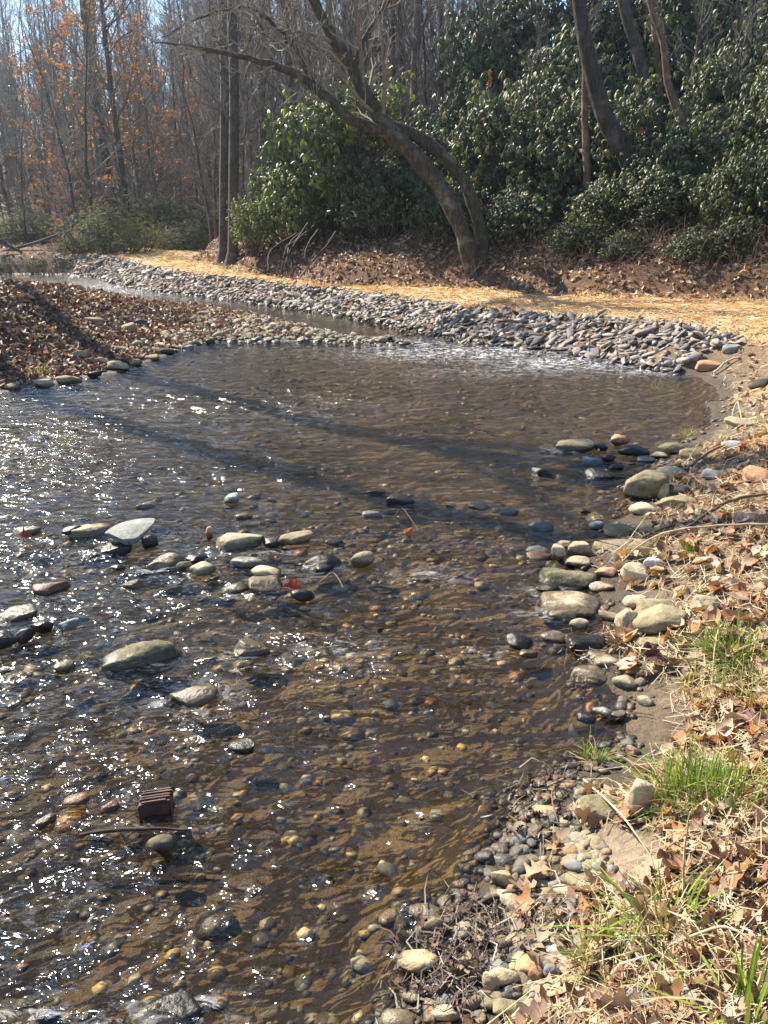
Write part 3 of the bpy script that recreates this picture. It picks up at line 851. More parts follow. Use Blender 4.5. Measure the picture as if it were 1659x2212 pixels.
 (1202, 2072, 46, 33, 'angular', 'pale', 'pale grey stone near the yellow grass', G3),
 (1158, 2120, 36, 32, 'round', 'rust', 'small pinkish stone beside the blue grey stone', G3),
 (1236, 2144, 50, 42, 'round', 'olive', 'rounded brown stone at the edge of the dry grass', G3),
 (1376, 2200, 124, 66, 'round', 'grey', 'half buried smooth grey stone beside a large oak leaf', G3),
 (866, 2230, 84, 44, 'oval', 'tan', 'wet tan stone at the lowest waterline', G3),
 (962, 2215, 64, 42, 'angular', 'tan', 'brown stone between dry leaves and water', G3),
 (890, 2172, 54, 36, 'angular', 'olive', 'brown stone with wet shiny edge', G3),
 (926, 2182, 32, 24, 'round', 'grey', 'small greenish grey stone beside the wet brown stone', G3),
 (1100, 2208, 74, 44, 'oval', 'olive', 'stone partly covered by dry grass', G3),
 (1240, 1885, 42, 30, 'round', 'grey', 'grey round stone at the edge of the lower mud patch', G3), (1350, 1935, 42, 34, 'angular', 'pale', 'pale grey squarish stone below the lower mud patch', G3),
 (1250, 1920, 60, 34, 'oval', 'olive', 'olive gravel stone between the grey round stone and dark gravel', G3),
]
for i_, r_ in enumerate(ROCKS):
    r_ = list(r_)
    if r_[4] == 'oval' and i_ % 3 < 2 and 'oval' not in r_[6] and 'smooth' not in r_[6] and 'round' not in r_[6]: r_[4] = 'angular' if i_ % 3 else 'slab'
    set_rock(*r_)
# the tilted slab
p = on_ground(270, 1186); D = depth_of(p)
V, F = rock('slab', 77, 4)
w_ = 112 * D / FPX
slab = link('flat_rock', make_mesh('slab', V * np.array([w_ * .54, w_ * .46, w_ * .10]), [F], M['slate']), loc=(p[0], p[1] + w_ * .36, .085), rot=(.13, -.08, .35),
            label='grey flat slab tilted up out of the water', category='rock', group=G1)
PLACED.append((p[0], p[1] + .2, w_ * .5))
# rocks along the left bank's foot
LB = [(30, 842, 70, 20), (95, 835, 60, 24), (150, 828, 66, 26), (205, 815, 50, 20), (255, 800, 60, 28), (295, 790, 50, 20), (330, 778, 56, 18), (360, 765, 40, 16), (175, 775, 70, 26), (215, 785, 60, 20),
      (280, 720, 60, 30), (305, 705, 44, 22), (200, 700, 60, 20), (345, 752, 50, 16), (400, 750, 44, 14), (455, 742, 40, 14), (260, 760, 56, 20), (385, 728, 60, 14), (120, 800, 50, 18)]
LS = 'small rock in the waterline row at the foot of the leafy bank'
LU = 'brown rock half buried in leaves up the slope of the leafy bank'
LBL = [LS, LS, 'rock beside the small weed patch at the leafy bank foot', LS, 'largest rock of the waterline row under the leafy bank', LS, LS, LS, 'flat rock just above the weed patch on the leafy bank', LU,
       'hump shaped rock where the leafy bank meets the cobble bar', 'smaller rock behind the hump on the leafy bank', LU, LS, 'rock at the corner where leaves give way to cobbles', 'rock at the first cobbles of the bar front', LU, 'flat rock at the upper edge of the cobble bar', LU]
for i, (cx, by, w, h) in enumerate(LB):
    set_rock(cx, by, w * (.55 + .3 * ((i * 7) % 5) / 4), h * .8, ['angular', 'block', 'angular'][i % 3], ['olive', 'tan', 'olive', 'dark'][i % 4],
             LBL[i], 'rocks at the foot of the leafy bank')

PL = np.array(PLACED)
def free_of_rocks(P, f=.8):
    m = np.ones(len(P), bool)
    for x0, y0, r0 in PLACED:
        m &= (P[:, 0] - x0) ** 2 + (P[:, 1] - y0) ** 2 > (r0 * f) ** 2
    return m

# the ribbed brick, a floating stick, the red leaves on the water
p = on_ground(332, 1760)
brick = link('broken_brick', None, loc=(p[0], p[1] + .05, .0), rot=(0, 0, .08), label='dark red ribbed brick fragment standing out of the water', category='brick')
bm = bmesh.new(); bmesh.ops.create_cube(bm, size=1); bmesh.ops.bevel(bm, geom=bm.edges[:], offset=.05, segments=2, affect='EDGES')
V = np.array([v.co[:] for v in bm.verts]) ; F_ = [[v.index for v in f.verts] for f in bm.faces]
bm.free()
k = N('brick_clay'); pz = k.pos(); c = k.ramp(k.noise(40, 5, .7, pz), [(.3, (.05, .022, .016)), (.6, (.11, .05, .036)), (.8, (.18, .10, .08))])
M['brick'] = k.done(k.bsdf(c, .6, k.bump(k.noise(70, 5, .7, pz), .6, .01), .4).outputs[0])
rbk = np.random.default_rng(4); V = V + rbk.normal(0, .035, V.shape)
me = bpy.data.meshes.new('brick_body'); me.from_pydata([(v[0] * .125, v[1] * .08, v[2] * .10 - .005 + .012 * v[0]) for v in V], [], F_); me.materials.append(M['brick'])
link('body', me, brick)
for j in range(5):
    jl = .128 * (.78 + .22 * rbk.random()); V = V + rbk.normal(0, .03, V.shape)
    me = bpy.data.meshes.new('brick_ridge'); me.from_pydata([(v[0] * jl, v[1] * .008 - .032 + j * .016, v[2] * .014 + .048 + .012 * v[0] + .002 * (j % 2)) for v in V], [], F_); me.materials.append(M['brick'])
    link('ridge', me, brick)

def stick(name, pts, radii, label, mat, cat='stick', group=None, n=14, c=(.2, .15, .1), sides=7):
    q = spline(np.column_stack([pts, radii]), n)
    q[:, :3] += np.random.default_rng(int(abs(pts[0][0]) * 1000) + 3).normal(0, 1, (n, 3)) * q[:, 3:4] * .25
    b = Bag(); tubes([(q[:, :3], q[:, 3])], sides, b, np.array(c))
    return link(name, b.mesh(name, M[mat]), label=label, category=cat, group=group)
a, b_ = on_z(172, 1803, .012), on_z(412, 1792, .012)
stick('stick', [a, a * .6 + b_ * .4 + [0, .01, .006], b_], [.007, .008, .004], 'dark wet stick floating straight across the current', 'twig', c=(.05, .035, .025))

# ------------------------------------------------------------------ riprap revetment
rip = link('stone_revetment', None, label='sloping bank of broken grey riprap stone along the creek bend', category='stone bank')
rr = np.random.default_rng(5)
pts, inf = ground_points(110000, (-14, 7.5, 9.5, 35), lambda P, f: (f['d']['P'] < 1.28) & (~f['ins'] | (f['s'] < .12)) & (f['wRP'] < .72) & (f['d']['F'] > .3) & (f['hd'] < 0), 8)
order = rr.permutation(len(pts)); chosen = []; grid = {}
for i in order:
    x0, y0 = pts[i, :2]
    rad = .06 + .0017 * (y0 - 11)
    key = (int(x0 // .3), int(y0 // .3)); ok = True
    for a in (-1, 0, 1):
        for b_ in (-1, 0, 1):
            for j in grid.get((key[0] + a, key[1] + b_), ()):
                if (pts[j, 0] - x0) ** 2 + (pts[j, 1] - y0) ** 2 < rad * rad: ok = False
    if ok: grid.setdefault(key, []).append(i); chosen.append(i)
rp = pts[chosen]; rs = inf['d']['P'][chosen]; rins = inf['ins'][chosen]
nrm = normals_at(rp[:, 0], rp[:, 1], .3)
nR = len(rp)
sz = rr.uniform(.045, .105, nR) * (1 + .6 * (rr.random(nR) < .10))
S = np.stack([sz * rr.uniform(1.0, 1.8, nR), sz * rr.uniform(.6, 1.0, nR), sz * rr.uniform(.25, .6, nR)], 1)
tn = nrm + rr.normal(0, .34, (nR, 3)); R = frames(tn, rr.uniform(0, 6.3, nR))
rp = rp + nrm * (S[:, 2:3] * .35) ; rp[rins, 2] = np.maximum(rp[rins, 2], -.1)
RC = np.array([(.36, .34, .315), (.45, .43, .40), (.26, .245, .23), (.54, .52, .475), (.38, .34, .29), (.18, .17, .16), (.46, .40, .32)])
rc = RC[rr.integers(0, len(RC), nR)] * rr.uniform(.62, 1.08, (nR, 1)) * np.array((1.06, 1.0, .9))
app = sz / rp[:, 1]; big = np.argsort(-app)[:300]; isbig = np.zeros(nR, bool); isbig[big] = True
HR = [hull_rock(40 + i, 8 + i % 4) for i in range(10)]
rip_me = {}
for vi in range(10):
    for ci in range(len(RC)):
        pass
for n_, i in enumerate(big):
    vi = i % 10; ci = int(np.argmin(((RC - rc[i]) ** 2).sum(1)))
    if (vi, ci) not in rip_me:
        rip_me[vi, ci] = make_mesh('riprap_stone', HR[vi][0], [HR[vi][1]], M['riprap'], False, np.repeat(RC[ci][None] * np.array((.9, .85, .77)), len(HR[vi][0]), 0))
    o = link('riprap_stone', rip_me[vi, ci], rip)
    m4 = np.eye(4); m4[:3, :3] = R[i] * S[i][None]; m4[:3, 3] = rp[i]
    o.matrix_basis = Matrix(m4.tolist())
bag = Bag()
for vi in range(10):
    idx = np.where(~isbig & (np.arange(nR) % 10 == vi))[0]
    V, F = scatter(HR[vi][0], HR[vi][1], rp[idx], R[idx], S[idx])
    bag.add(V, F, np.repeat(rc[idx], len(HR[vi][0]), 0))
link('riprap_stones', bag.mesh('riprap_stones', M['riprap'], False), rip, kind='stuff')

# ------------------------------------------------------------------ cobble bar on the inside of the bend, pebbles on the right shore
def cobbles(parent_name, boxes, test, nkeep, seed, lo, hi, cols, label, part, dens, shape='oval', flat=(.35, .65)):
    r = np.random.default_rng(seed)
    P, I = [], []
    for box, n in boxes:
        a, b2 = ground_points(n, box, test, seed + n); P.append(a)
    P = np.concatenate(P); P = P[free_of_rocks(P)]
    n = len(P)
    sz = lo + (hi - lo) * r.beta(1.2, 3.0, n)
    S = np.stack([sz, sz * r.uniform(.65, .95, n), sz * r.uniform(*flat, n)], 1)
    P[:, 2] = np.maximum(P[:, 2], -.04) + S[:, 2] * .25
    nm = normals_at(P[:, 0], P[:, 1], .1); R = frames(nm + r.normal(0, .18, (n, 3)), r.uniform(0, 6.3, n))
    cc = cols[r.integers(0, len(cols), n)] * r.uniform(.8, 1.2, (n, 1))
    app = sz / np.hypot(P[:, 1], CAM_H); big = np.argsort(-app)[:nkeep]
    isb = np.zeros(n, bool); isb[big] = True
    shapes = [rock(shape, seed + 50 + i, 1) for i in range(6)]
    fine = [rock(shape, seed + 50 + i, 2) for i in range(6)]
    bag = Bag()
    for vi in range(6):
        idx = np.where(~isb & (np.arange(n) % 6 == vi))[0]
        if len(idx):
            V, F = scatter(shapes[vi][0], shapes[vi][1], P[idx], R[idx], S[idx]); bag.add(V, F, np.repeat(cc[idx], len(shapes[vi][0]), 0))
    par = link(parent_name, bag.mesh(parent_name, M['cobble']), kind='stuff', label=label)
    cache = {}
    for i in big:
        key = (i % 6, int(np.argmin(((cols - cc[i]) ** 2).sum(1))))
        if key not in cache:
            V, F = fine[key[0]]; cache[key] = make_mesh(part, V, [F], M['cobble'], True, np.repeat(cols[key[1]][None], len(V), 0))
        o = link(part, cache[key], par)
        m4 = np.eye(4); m4[:3, :3] = R[i] * S[i][None]; m4[:3, 3] = P[i]
        o.matrix_basis = Matrix(m4.tolist())
    return par
CC = np.array([(.40, .35, .25), (.30, .26, .18), (.48, .43, .33), (.24, .21, .15), (.36, .29, .19), (.30, .29, .26)])
cobbles('gravel_bar', [((-6.5, 1.2, 13.5, 25), 8200)], lambda P, f: (f['near'] == 3) & (~f['ins'] | (f['s'] < .15)) & (P[:, 0] + 1.5 * f['n1'] > -4.6 + .02 * P[:, 1]), 300, 61, .025, .15, CC,
        'low bar of sun bleached cobbles on the inside of the creek bend', 'cobble', 1)
PC = np.array([(.34, .28, .19), (.24, .20, .14), (.42, .36, .27), (.18, .17, .15), (.27, .27, .25), (.38, .26, .17)])
SH = [(1080, 1700), (1200, 1650), (1300, 1700), (1270, 1780), (1330, 1860), (1300, 1950), (1260, 2060), (1190, 2200), (840, 2212), (860, 2150), (920, 2060), (1040, 1920), (1060, 1830), (1090, 1760)]
shp = np.array([on_ground(*q)[:2] for q in SH])
cobbles('shore_gravel', [((-.3, 1.6, 1.3, 3.2), 4000), ((.8, 4.5, 3, 10), 2200)],
        lambda P, f: ((f['near'] == 0) & ((f['s'] < .16 + .5 * f['n2']) | inside(P, shp)) & (~f['ins'] | (f['s'] < .1)) & (P[:, 1] < 10)), 300, 71, .010, .055, PC,
        'mixed small pebbles and gravel along the right waterline', 'pebble', 1)

# ------------------------------------------------------------------ leaves, straw, grass
def leaf_shape(stations, lobes, curl, bend, seed, wid=.34):
    """lobed leaf of unit length along x with a raised, curled blade"""
    r = np.random.default_rng(seed)
    t = np.linspace(0, 1, stations)
    w = np.sin(np.clip(t * 1.05, 0, 1) * math.pi) ** .7 * wid
    if lobes: w = w * np.where(np.arange(stations) % 2 == 0, .55, 1.15)
    w[0] = .015; w[-1] = .03
    V = []
    for sgn in (-1, 0, 1):
        yy = sgn * w * (1 + .15 * r.normal(size=stations))
        zz = curl * (np.abs(yy) / wid) ** 1.5 * wid * (1 + .5 * r.normal(size=stations)) + bend * (t - .3) ** 2
        V.append(np.stack([t - .45, yy, zz + .05 * abs(bend)], 1))
    V = np.concatenate(V)
    n = stations; F = []
    for i in range(n - 1):
        F.append([i, i + 1, n + i + 1, n + i]); F.append([n + i, n + i + 1, 2 * n + i + 1, 2 * n + i])
    return V, np.array(F)

LEAVES = [leaf_shape(9, True, c_, b_, 400 + i, w_) for i, (c_, b_, w_) in enumerate([(.5, .5, .36), (.9, -.5, .34), (-.6, .8, .38), (.3, 1.1, .3), (1.2, .3, .4), (-.9, -.6, .33)])]
LEAVES_S = [leaf_shape(4, False, c_, b_, 450 + i, .3) for i, (c_, b_) in enumerate([(.6, .6), (-.7, .7), (1.0, -.6)])]
LEAVES_XS = [leaf_shape(3, False, c_, b_, 470 + i, .36) for i, (c_, b_) in enumerate([(.6, .6), (-.7, .5)])]
LC = np.array([(.33, .19, .105), (.45, .29, .17), (.23, .12, .07), (.54, .38, .25), (.15, .08, .05), (.36, .17, .075), (.30, .21, .14), (.62, .46, .32)])
LC_RED = np.array([(.20, .10, .065), (.13, .07, .05), (.27, .16, .105), (.38, .26, .18), (.10, .055, .04), (.22, .09, .05), (.48, .37, .27), (.16, .10, .07)])

def leaf_batch(bag, shapes, P, sizes, cols, r, tilt=.45, lift=.25):
    n = len(P)
    nm = normals_at(P[:, 0], P[:, 1], .12)
    R = frames(nm + r.normal(0, tilt, (n, 3)), r.uniform(0, 6.3, n))
    cc = cols[r.integers(0, len(cols), n)] * r.uniform(.7, 1.2, (n, 1))
    P = P + np.array([0, 0, 1]) * (sizes * lift * r.random(n) + .004)[:, None]
    for vi, (V0, F0) in enumerate(shapes):
        idx = np.arange(vi, n, len(shapes))
        if not len(idx): continue
        V, F = scatter(V0, F0, P[idx], R[idx], sizes[idx]); bag.add(V, F, np.repeat(cc[idx], len(V0), 0))

def polar_points(n, rmin, rmax, az0, az1, test, seed):
    """ground points thinning out with distance from where people walk"""
    r = np.random.default_rng(seed)
    d = rmin * (rmax / rmin) ** r.random(n); a = np.radians(r.uniform(az0, az1, n))
    P = np.stack([d * np.sin(a), d * np.cos(a)], 1)
    z = lookup(P[:, 0], P[:, 1])
    inf = {k_: lookup(P[:, 0], P[:, 1], k_) for k_ in ('hd', 'n1', 'n2', 'wRP', 'straw', 'mud')}
    inf['d'] = {k_: lookup(P[:, 0], P[:, 1], k_) for k_ in 'RPFL'}
    st = np.stack([inf['d'][k_] for k_ in 'RPFL']); inf['s'] = st.min(0); inf['near'] = st.argmin(0); inf['ins'] = z < -.004
    m = test(P, inf)
    return np.column_stack([P, z])[m]

r = np.random.default_rng(90)
bag = Bag()
near_leaf = polar_points(25000, .8, 14, -8, 75, lambda P, f: (~f['ins']) & ((f['near'] == 0) | (f['wRP'] > .8)) & (f['mud'] < .3) & (f['s'] > .05) & (r.random(len(P)) < smooth(.05, .45, f['s'] + .5 * f['n2'])), 91)
near_leaf = near_leaf[free_of_rocks(near_leaf, .75)]
near_leaf = near_leaf[~inside(near_leaf, shp) | (r.random(len(near_leaf)) < .28)]
dist = np.hypot(near_leaf[:, 0], near_leaf[:, 1]); ordr = np.argsort(dist)
vis = (np.abs(near_leaf[:, 0]) < .52 * (near_leaf[:, 1] * CP + 1.6 * SP)) & (near_leaf[:, 1] > 1.15)
single = ordr[vis[ordr]][::2][:300]
rest = np.setdiff1d(np.arange(len(near_leaf)), single)
far_m = dist[rest] > 2.7
leaf_batch(bag, LEAVES[:4], near_leaf[rest[~far_m]], r.uniform(.05, .11, (~far_m).sum()), LC, r)
leaf_batch(bag, LEAVES_S, near_leaf[rest[far_m]], r.uniform(.05, .12, far_m.sum()), LC, r)
pts, _ = ground_points(38000, (-10, -1.5, 9.5, 21), lambda P, f: (f['near'] == 3) & (~f['ins']) & (f['s'] > .12) & (r.random(len(P)) < np.where(P[:, 0] + 1.2 * f['n1'] < -3.4, 1, .34)), 92)
leaf_batch(bag, LEAVES_XS, pts, r.uniform(.05, .12, len(pts)), LC_RED, r, .55, .5)
pts, _ = ground_points(14000, (-9, 10, 14, 34), lambda P, f: (f['hd'] > -.1) & (f['hd'] < 2.5), 193)
leaf_batch(bag, LEAVES_XS, pts, r.uniform(.07, .15, len(pts)), LC, r, .6, .6)
pts, _ = ground_points(30000, (-9, 14, 13, 40), lambda P, f: (f['hd'] > -.15) & (f['hd'] < 12), 93)
leaf_batch(bag, LEAVES_XS, pts, r.uniform(.08, .17, len(pts)), LC, r, .5, .5)
pts, _ = ground_points(11000, (-20, -5, -4, 26), lambda P, f: (f['near'] == 3) & (~f['ins']) & (f['s'] > .15) & ((P[:, 0] < -10) | (P[:, 1] < 9.5)), 194)
leaf_batch(bag, LEAVES_XS, pts, r.uniform(.08, .17, len(pts)), LC_RED, r, .5, .5)
pts, _ = ground_points(6000, (-30, -6, 33, 70), lambda P, f: (f['hd'] < 0) & (~f['ins']) & (f['near'] == 2), 94)
leaf_batch(bag, LEAVES_XS, pts, r.uniform(.12, .22, len(pts)), LC, r, .4, .4)
litter = link('leaf_litter', bag.mesh('leaf_litter', M['leaf_dry']), kind='stuff', label='brown fallen leaves covering the banks and the forest floor')
cache = {}
nm = normals_at(near_leaf[single][:, 0], near_leaf[single][:, 1], .12)
R = frames(nm + r.normal(0, .45, (len(single), 3)), r.uniform(0, 6.3, len(single)))
for n_, i in enumerate(single):
    key = (n_ % 6, n_ % len(LC))
    if key not in cache:
        V, F = LEAVES[key[0]]; cache[key] = make_mesh('fallen_leaf', V, [F], M['leaf_dry'], True, np.repeat(LC[key[1]][None], len(V), 0))
    o = link('fallen_leaf', cache[key], litter)
    m4 = np.eye(4); m4[:3, :3] = R[n_] * r.uniform(.07, .15); m4[:3, 3] = near_leaf[i] + [0, 0, .012 + .02 * r.random()]
    o.matrix_basis = Matrix(m4.tolist())

def one_leaf(px, py, size, c, label, z=.01, shape=0, rot=(0, 0, 0)):
    p = on_ground(px, py)
    V, F = LEAVES[shape]
    return link('fallen_leaf', make_mesh('fallen_leaf', V * size, [F], M['leaf_dry'], True, np.repeat(np.array([c]), len(V), 0)), loc=(p[0], p[1], max(p[2], 0) + z), rot=rot, label=label, category='leaf')
one_leaf(632, 1284, .14, (.30, .05, .02), 'red leaf stuck against the dark wet stone in the creek', .05, 1, (.6, .2, .4))
one_leaf(878, 1158, .10, (.40, .08, .03), 'bright red leaf caught on a thin twig in open water', .03, 2, (.4, .3, 1.0))
one_leaf(54, 1168, .10, (.25, .05, .03), 'dark red leaf on the water beside a low tan stone', .02, 4, (.3, .1, .2))
one_leaf(1340, 2195, .15, (.50, .33, .20), 'large pale oak leaf against the half buried grey stone', .03, 0, (.9, .1, -.2))
one_leaf(1400, 1428, .10, (.07, .035, .03), 'dark curled leaf standing above the mud patch', .05, 4, (1.2, .2, .5))
one_leaf(1615, 1600, .10, (.55, .20, .05), 'orange leaf lying among pale leaves on the bank', .04, 3, (.3, .5, .5))

# straw and dead grass
def strands(bag, P, L, w, cols, r, lean=.25, curve=.25, up=.02):
    """thin three point ribbons lying about on the ground"""
    n = len(P)
    a = r.uniform(0, 6.3, n); el = np.abs(r.normal(0, lean, n))
    d = np.stack([np.cos(a) * np.cos(el), np.sin(a) * np.cos(el), np.sin(el)], 1)
    nm = normals_at(P[:, 0], P[:, 1], .12)
    d = d - nm * ((d * nm).sum(1) - np.sin(el))[:, None]
    sd_ = np.cross(d, nm); sd_ /= np.linalg.norm(sd_, axis=1, keepdims=True) + 1e-9
    sd_ = sd_ + nm * r.normal(0, .6, n)[:, None]
    base = P + nm * (up * r.random(n))[:, None]
    bow = r.normal(0, curve, n)[:, None]
    p0 = base - d * L[:, None] * .5; p2 = base + d * L[:, None] * .5
    p1 = base + (np.cross(d, nm) * bow + nm * np.abs(bow) * .4) * L[:, None] * .4
    lo = lookup(p0[:, 0], p0[:, 1]); p0[:, 2] = np.maximum(p0[:, 2], lo + .003)
    lo = lookup(p2[:, 0], p2[:, 1]); p2[:, 2] = np.maximum(p2[:, 2], lo + .003)
    W = sd_ * w[:, None] * .5
    V = np.stack([p0 - W, p0 + W, p1 - W, p1 + W, p2 - W * .4, p2 + W * .4], 1).reshape(-1, 3)
    F = (np.array([[0, 1, 3, 2], [2, 3, 5, 4]])[None] + (np.arange(n) * 6)[:, None, None]).reshape(-1, 4)
    bag.add(V, F, np.repeat(cols[r.integers(0, len(cols), n)] * r.uniform(.75, 1.15, (n, 1)), 6, 0))

STC = np.array([(.72, .46, .22), (.78, .54, .29), (.58, .35, .16), (.68, .41, .18), (.82, .62, .38)])
DGC = np.array([(.55, .43, .26), (.42, .31, .18), (.66, .54, .36), (.30, .21, .12), (.48, .34, .18)])
r = np.random.default_rng(95)
bag = Bag()
P = polar_points(210000, 6, 36, -22, 42, lambda P, f: (f['straw'] > .25) & (~f['ins']) & (r.random(len(P)) < f['straw'] * np.clip(.85 + 1.2 * fbm(P[:, 0] * 1.4, P[:, 1] * 1.4, 8, 3), .15, 1)), 96)
dst = np.hypot(P[:, 0], P[:, 1])
strands(bag, P, r.uniform(.10, .32, len(P)), .0035 + .00045 * dst, STC, r, .14, .3, .05)
link('straw_mulch', bag.mesh('straw_mulch', M['straw']), kind='stuff', label='golden straw mulch spread over the terrace above the riprap')
bag = Bag()
P = polar_points(52000, .7, 13, -12, 60, lambda P, f: (~f['ins']) & ((f['near'] == 0)) & (f['mud'] < .35) & (r.random(len(P)) < smooth(.04, .4, f['s'] + .6 * f['n2'])), 97)
P = P[free_of_rocks(P, .8)]
P = P[~inside(P, shp) | (r.random(len(P)) < .05)]
strands(bag, P, r.uniform(.06, .22, len(P)), r.uniform(.0016, .004, len(P)) + .0003 * np.hypot(P[:, 0], P[:, 1]), DGC, r, .3, .5, .035)
P2 = polar_points(1000, .9, 8, -5, 70, lambda P, f: (~f['ins']) & (f['near'] == 0) & (f['s'] > .3) & (f['mud'] < .2), 98)
strands(bag, P2, r.uniform(.2, .5, len(P2)), r.uniform(.002, .004, len(P2)), DGC, r, .5, .4, .05)
link('dead_grass', bag.mesh('dead_grass', M['straw']), kind='stuff', label='dry pale grass stems matted over the right bank')

def blades(n, height, spread, seed, lean=.7, width=.006, cols=None, droop=.6):
    r = np.random.default_rng(seed)
    a = r.uniform(0, 6.3, n); rad = spread * np.sqrt(r.random(n))
    base = np.stack([np.cos(a) * rad, np.sin(a) * rad, np.zeros(n) - .01], 1)
    a2 = a + r.normal(0, .9, n); ln = np.abs(r.normal(0, lean, n)) * (.4 + .6 * rad / spread)
    H = height * r.uniform(.4, 1.1, n)
    t = np.linspace(0, 1, 5)
    hd_ = np.stack([np.cos(a2), np.sin(a2)], 1)
    out = np.zeros((n, 5, 3))
    hor = H[:, None] * (np.sin(ln)[:, None] * t + droop * ln[:, None] * t ** 2.2)
    ver = H[:, None] * (np.cos(ln)[:, None] * t - droop * .7 * ln[:, None] * t ** 2.6)
    out[..., :2] = base[:, None, :2] + hd_[:, None] * hor[..., None]
    out[..., 2] = base[:, None, 2] + np.maximum(ver, 0)
    sa = a2 + math.pi / 2 + r.normal(0, .5, n)
    W = np.stack([np.cos(sa), np.sin(sa), np.zeros(n)], 1)[:, None] * (width * r.uniform(.6, 1.2, n)[:, None, None] * np.array([.8, 1, .9, .6, .08])[None, :, None]) * .5
    V = np.stack([out - W, out + W], 2).reshape(-1, 3)
    q = np.array([[2 * i, 2 * i + 1, 2 * i + 3, 2 * i + 2] for i in range(4)])
    F = (q[None] + (np.arange(n) * 10)[:, None, None]).reshape(-1, 4)
    cc = np.repeat(cols[r.integers(0, len(cols), n)] * r.uniform(.7, 1.25, (n, 1)), 10, 0)
    return V, F, cc
GC = np.array([(.14, .24, .03), (.21, .32, .05), (.09, .17, .02), (.30, .38, .10), (.25, .34, .04)])
GY = np.array([(.34, .36, .09), (.42, .36, .12), (.20, .27, .05), (.5, .42, .2)])
TUFTS = [  # px, py, number, height, spread, palette, width, label
 (1600, 1415, 420, .17, .17, GC, .0055, 'wide bright green grass tuft with an orange leaf in it'),
 (1515, 1740, 420, .21, .15, GC, .0055, 'tallest lush green grass clump beside the upright tan stone'),
 (1600, 1730, 170, .18, .12, GC, .0055, 'green grass clump running uphill from the tallest clump'),
 (1445, 2010, 70, .24, .09, GC, .007, 'open tuft of broad green blades above a curled oak leaf'),
 (1335, 2085, 150, .15, .11, GY, .005, 'yellowing grass tuft beside the pale grey stone'),
 (1285, 1640, 70, .13, .045, GC, .0045, 'small green tuft at the edge of the mud in water'),
 (1505, 1185, 120, .10, .09, GC, .005, 'low green grass under the arching twig'),
 (1540, 1500, 170, .11, .14, GY, .005, 'thin yellow green grass above the mud patch'),
 (1620, 2205, 36, .30, .06, GC, .011, 'few long broad blades bending over dry leaves'),
 (1395, 1180, 60, .09, .06, GC, .005, 'short green grass behind the waterline stone pile'),
 (1490, 938, 60, .10, .10, GY, .006, 'faint green weeds at the root of the gravel spit'),
 (85, 806, 70, .14, .14, GY, .010, 'small green weed patch on the leaf covered bank'),
 (1640, 1500, 200, .13, .16, GY, .005, 'sparse yellow grass among pale fallen leaves'),
]
for i, (px, py, n, hgt, sp, pal, wd, lab) in enumerate(TUFTS):
    p = on_ground(px, py)
    t = link('grass_tuft', None, loc=p, label=lab, category='grass', group='green grass tufts on the banks')
    V, F, cc = blades(n, hgt, sp, 500 + i, cols=pal, width=wd)
    V[:, 2] += lookup(V[:, 0] + p[0], V[:, 1] + p[1]) * 0 
    link('green_blades', make_mesh('green_blades', V, [F], M['grass'], True, cc), t)
    V, F, cc = blades(int(n * .7), hgt * .75, sp * 1.25, 600 + i, 1.2, wd * .75, DGC)
    link('dry_blades', make_mesh('dry_blades', V, [F], M['straw'], True, cc), t)

# sticks and twigs on the right bank
p0 = on_ground(1336, 1222)
arc = [p0, at_y(1380, 1180, p0[1] - .05), at_y(1440, 1150, p0[1] - .12), at_y(1540, 1136, p0[1] - .2), at_y(1680, 1134, p0[1] - .28), at_y(1800, 1150, p0[1] - .33)]
stick('arching_twig', arc, [.005, .006, .006, .006, .007, .007], 'long pale twig arching over the stones from the bank', 'twig', 'twig', None, 26, (.42, .33, .2), 6)
p1 = on_ground(1180, 1175)
stick('arching_twig', [on_z(1180, 1178, .03), at_y(1280, 1168, p1[1] - .1), at_y(1400, 1158, p1[1] - .25), at_y(1480, 1150, p1[1] - .4)], [.003, .004, .004, .004], 'thin dark twig reaching low over the water beside the stone pile', 'twig', 'twig', None, 16, (.09, .065, .045), 5)
q = [on_ground(1328, 2035), on_ground(1406, 2107), on_ground(1460, 2148), on_ground(1515, 2182), on_ground(1600, 2230)]
stick('fallen_branch', [v + [0, 0, .035] for v in q], [.008, .011, .012, .012, .013], 'lichen covered grey branch lying in oak leaves and grass', 'twig', 'branch', None, 18, (.30, .27, .21), 8)
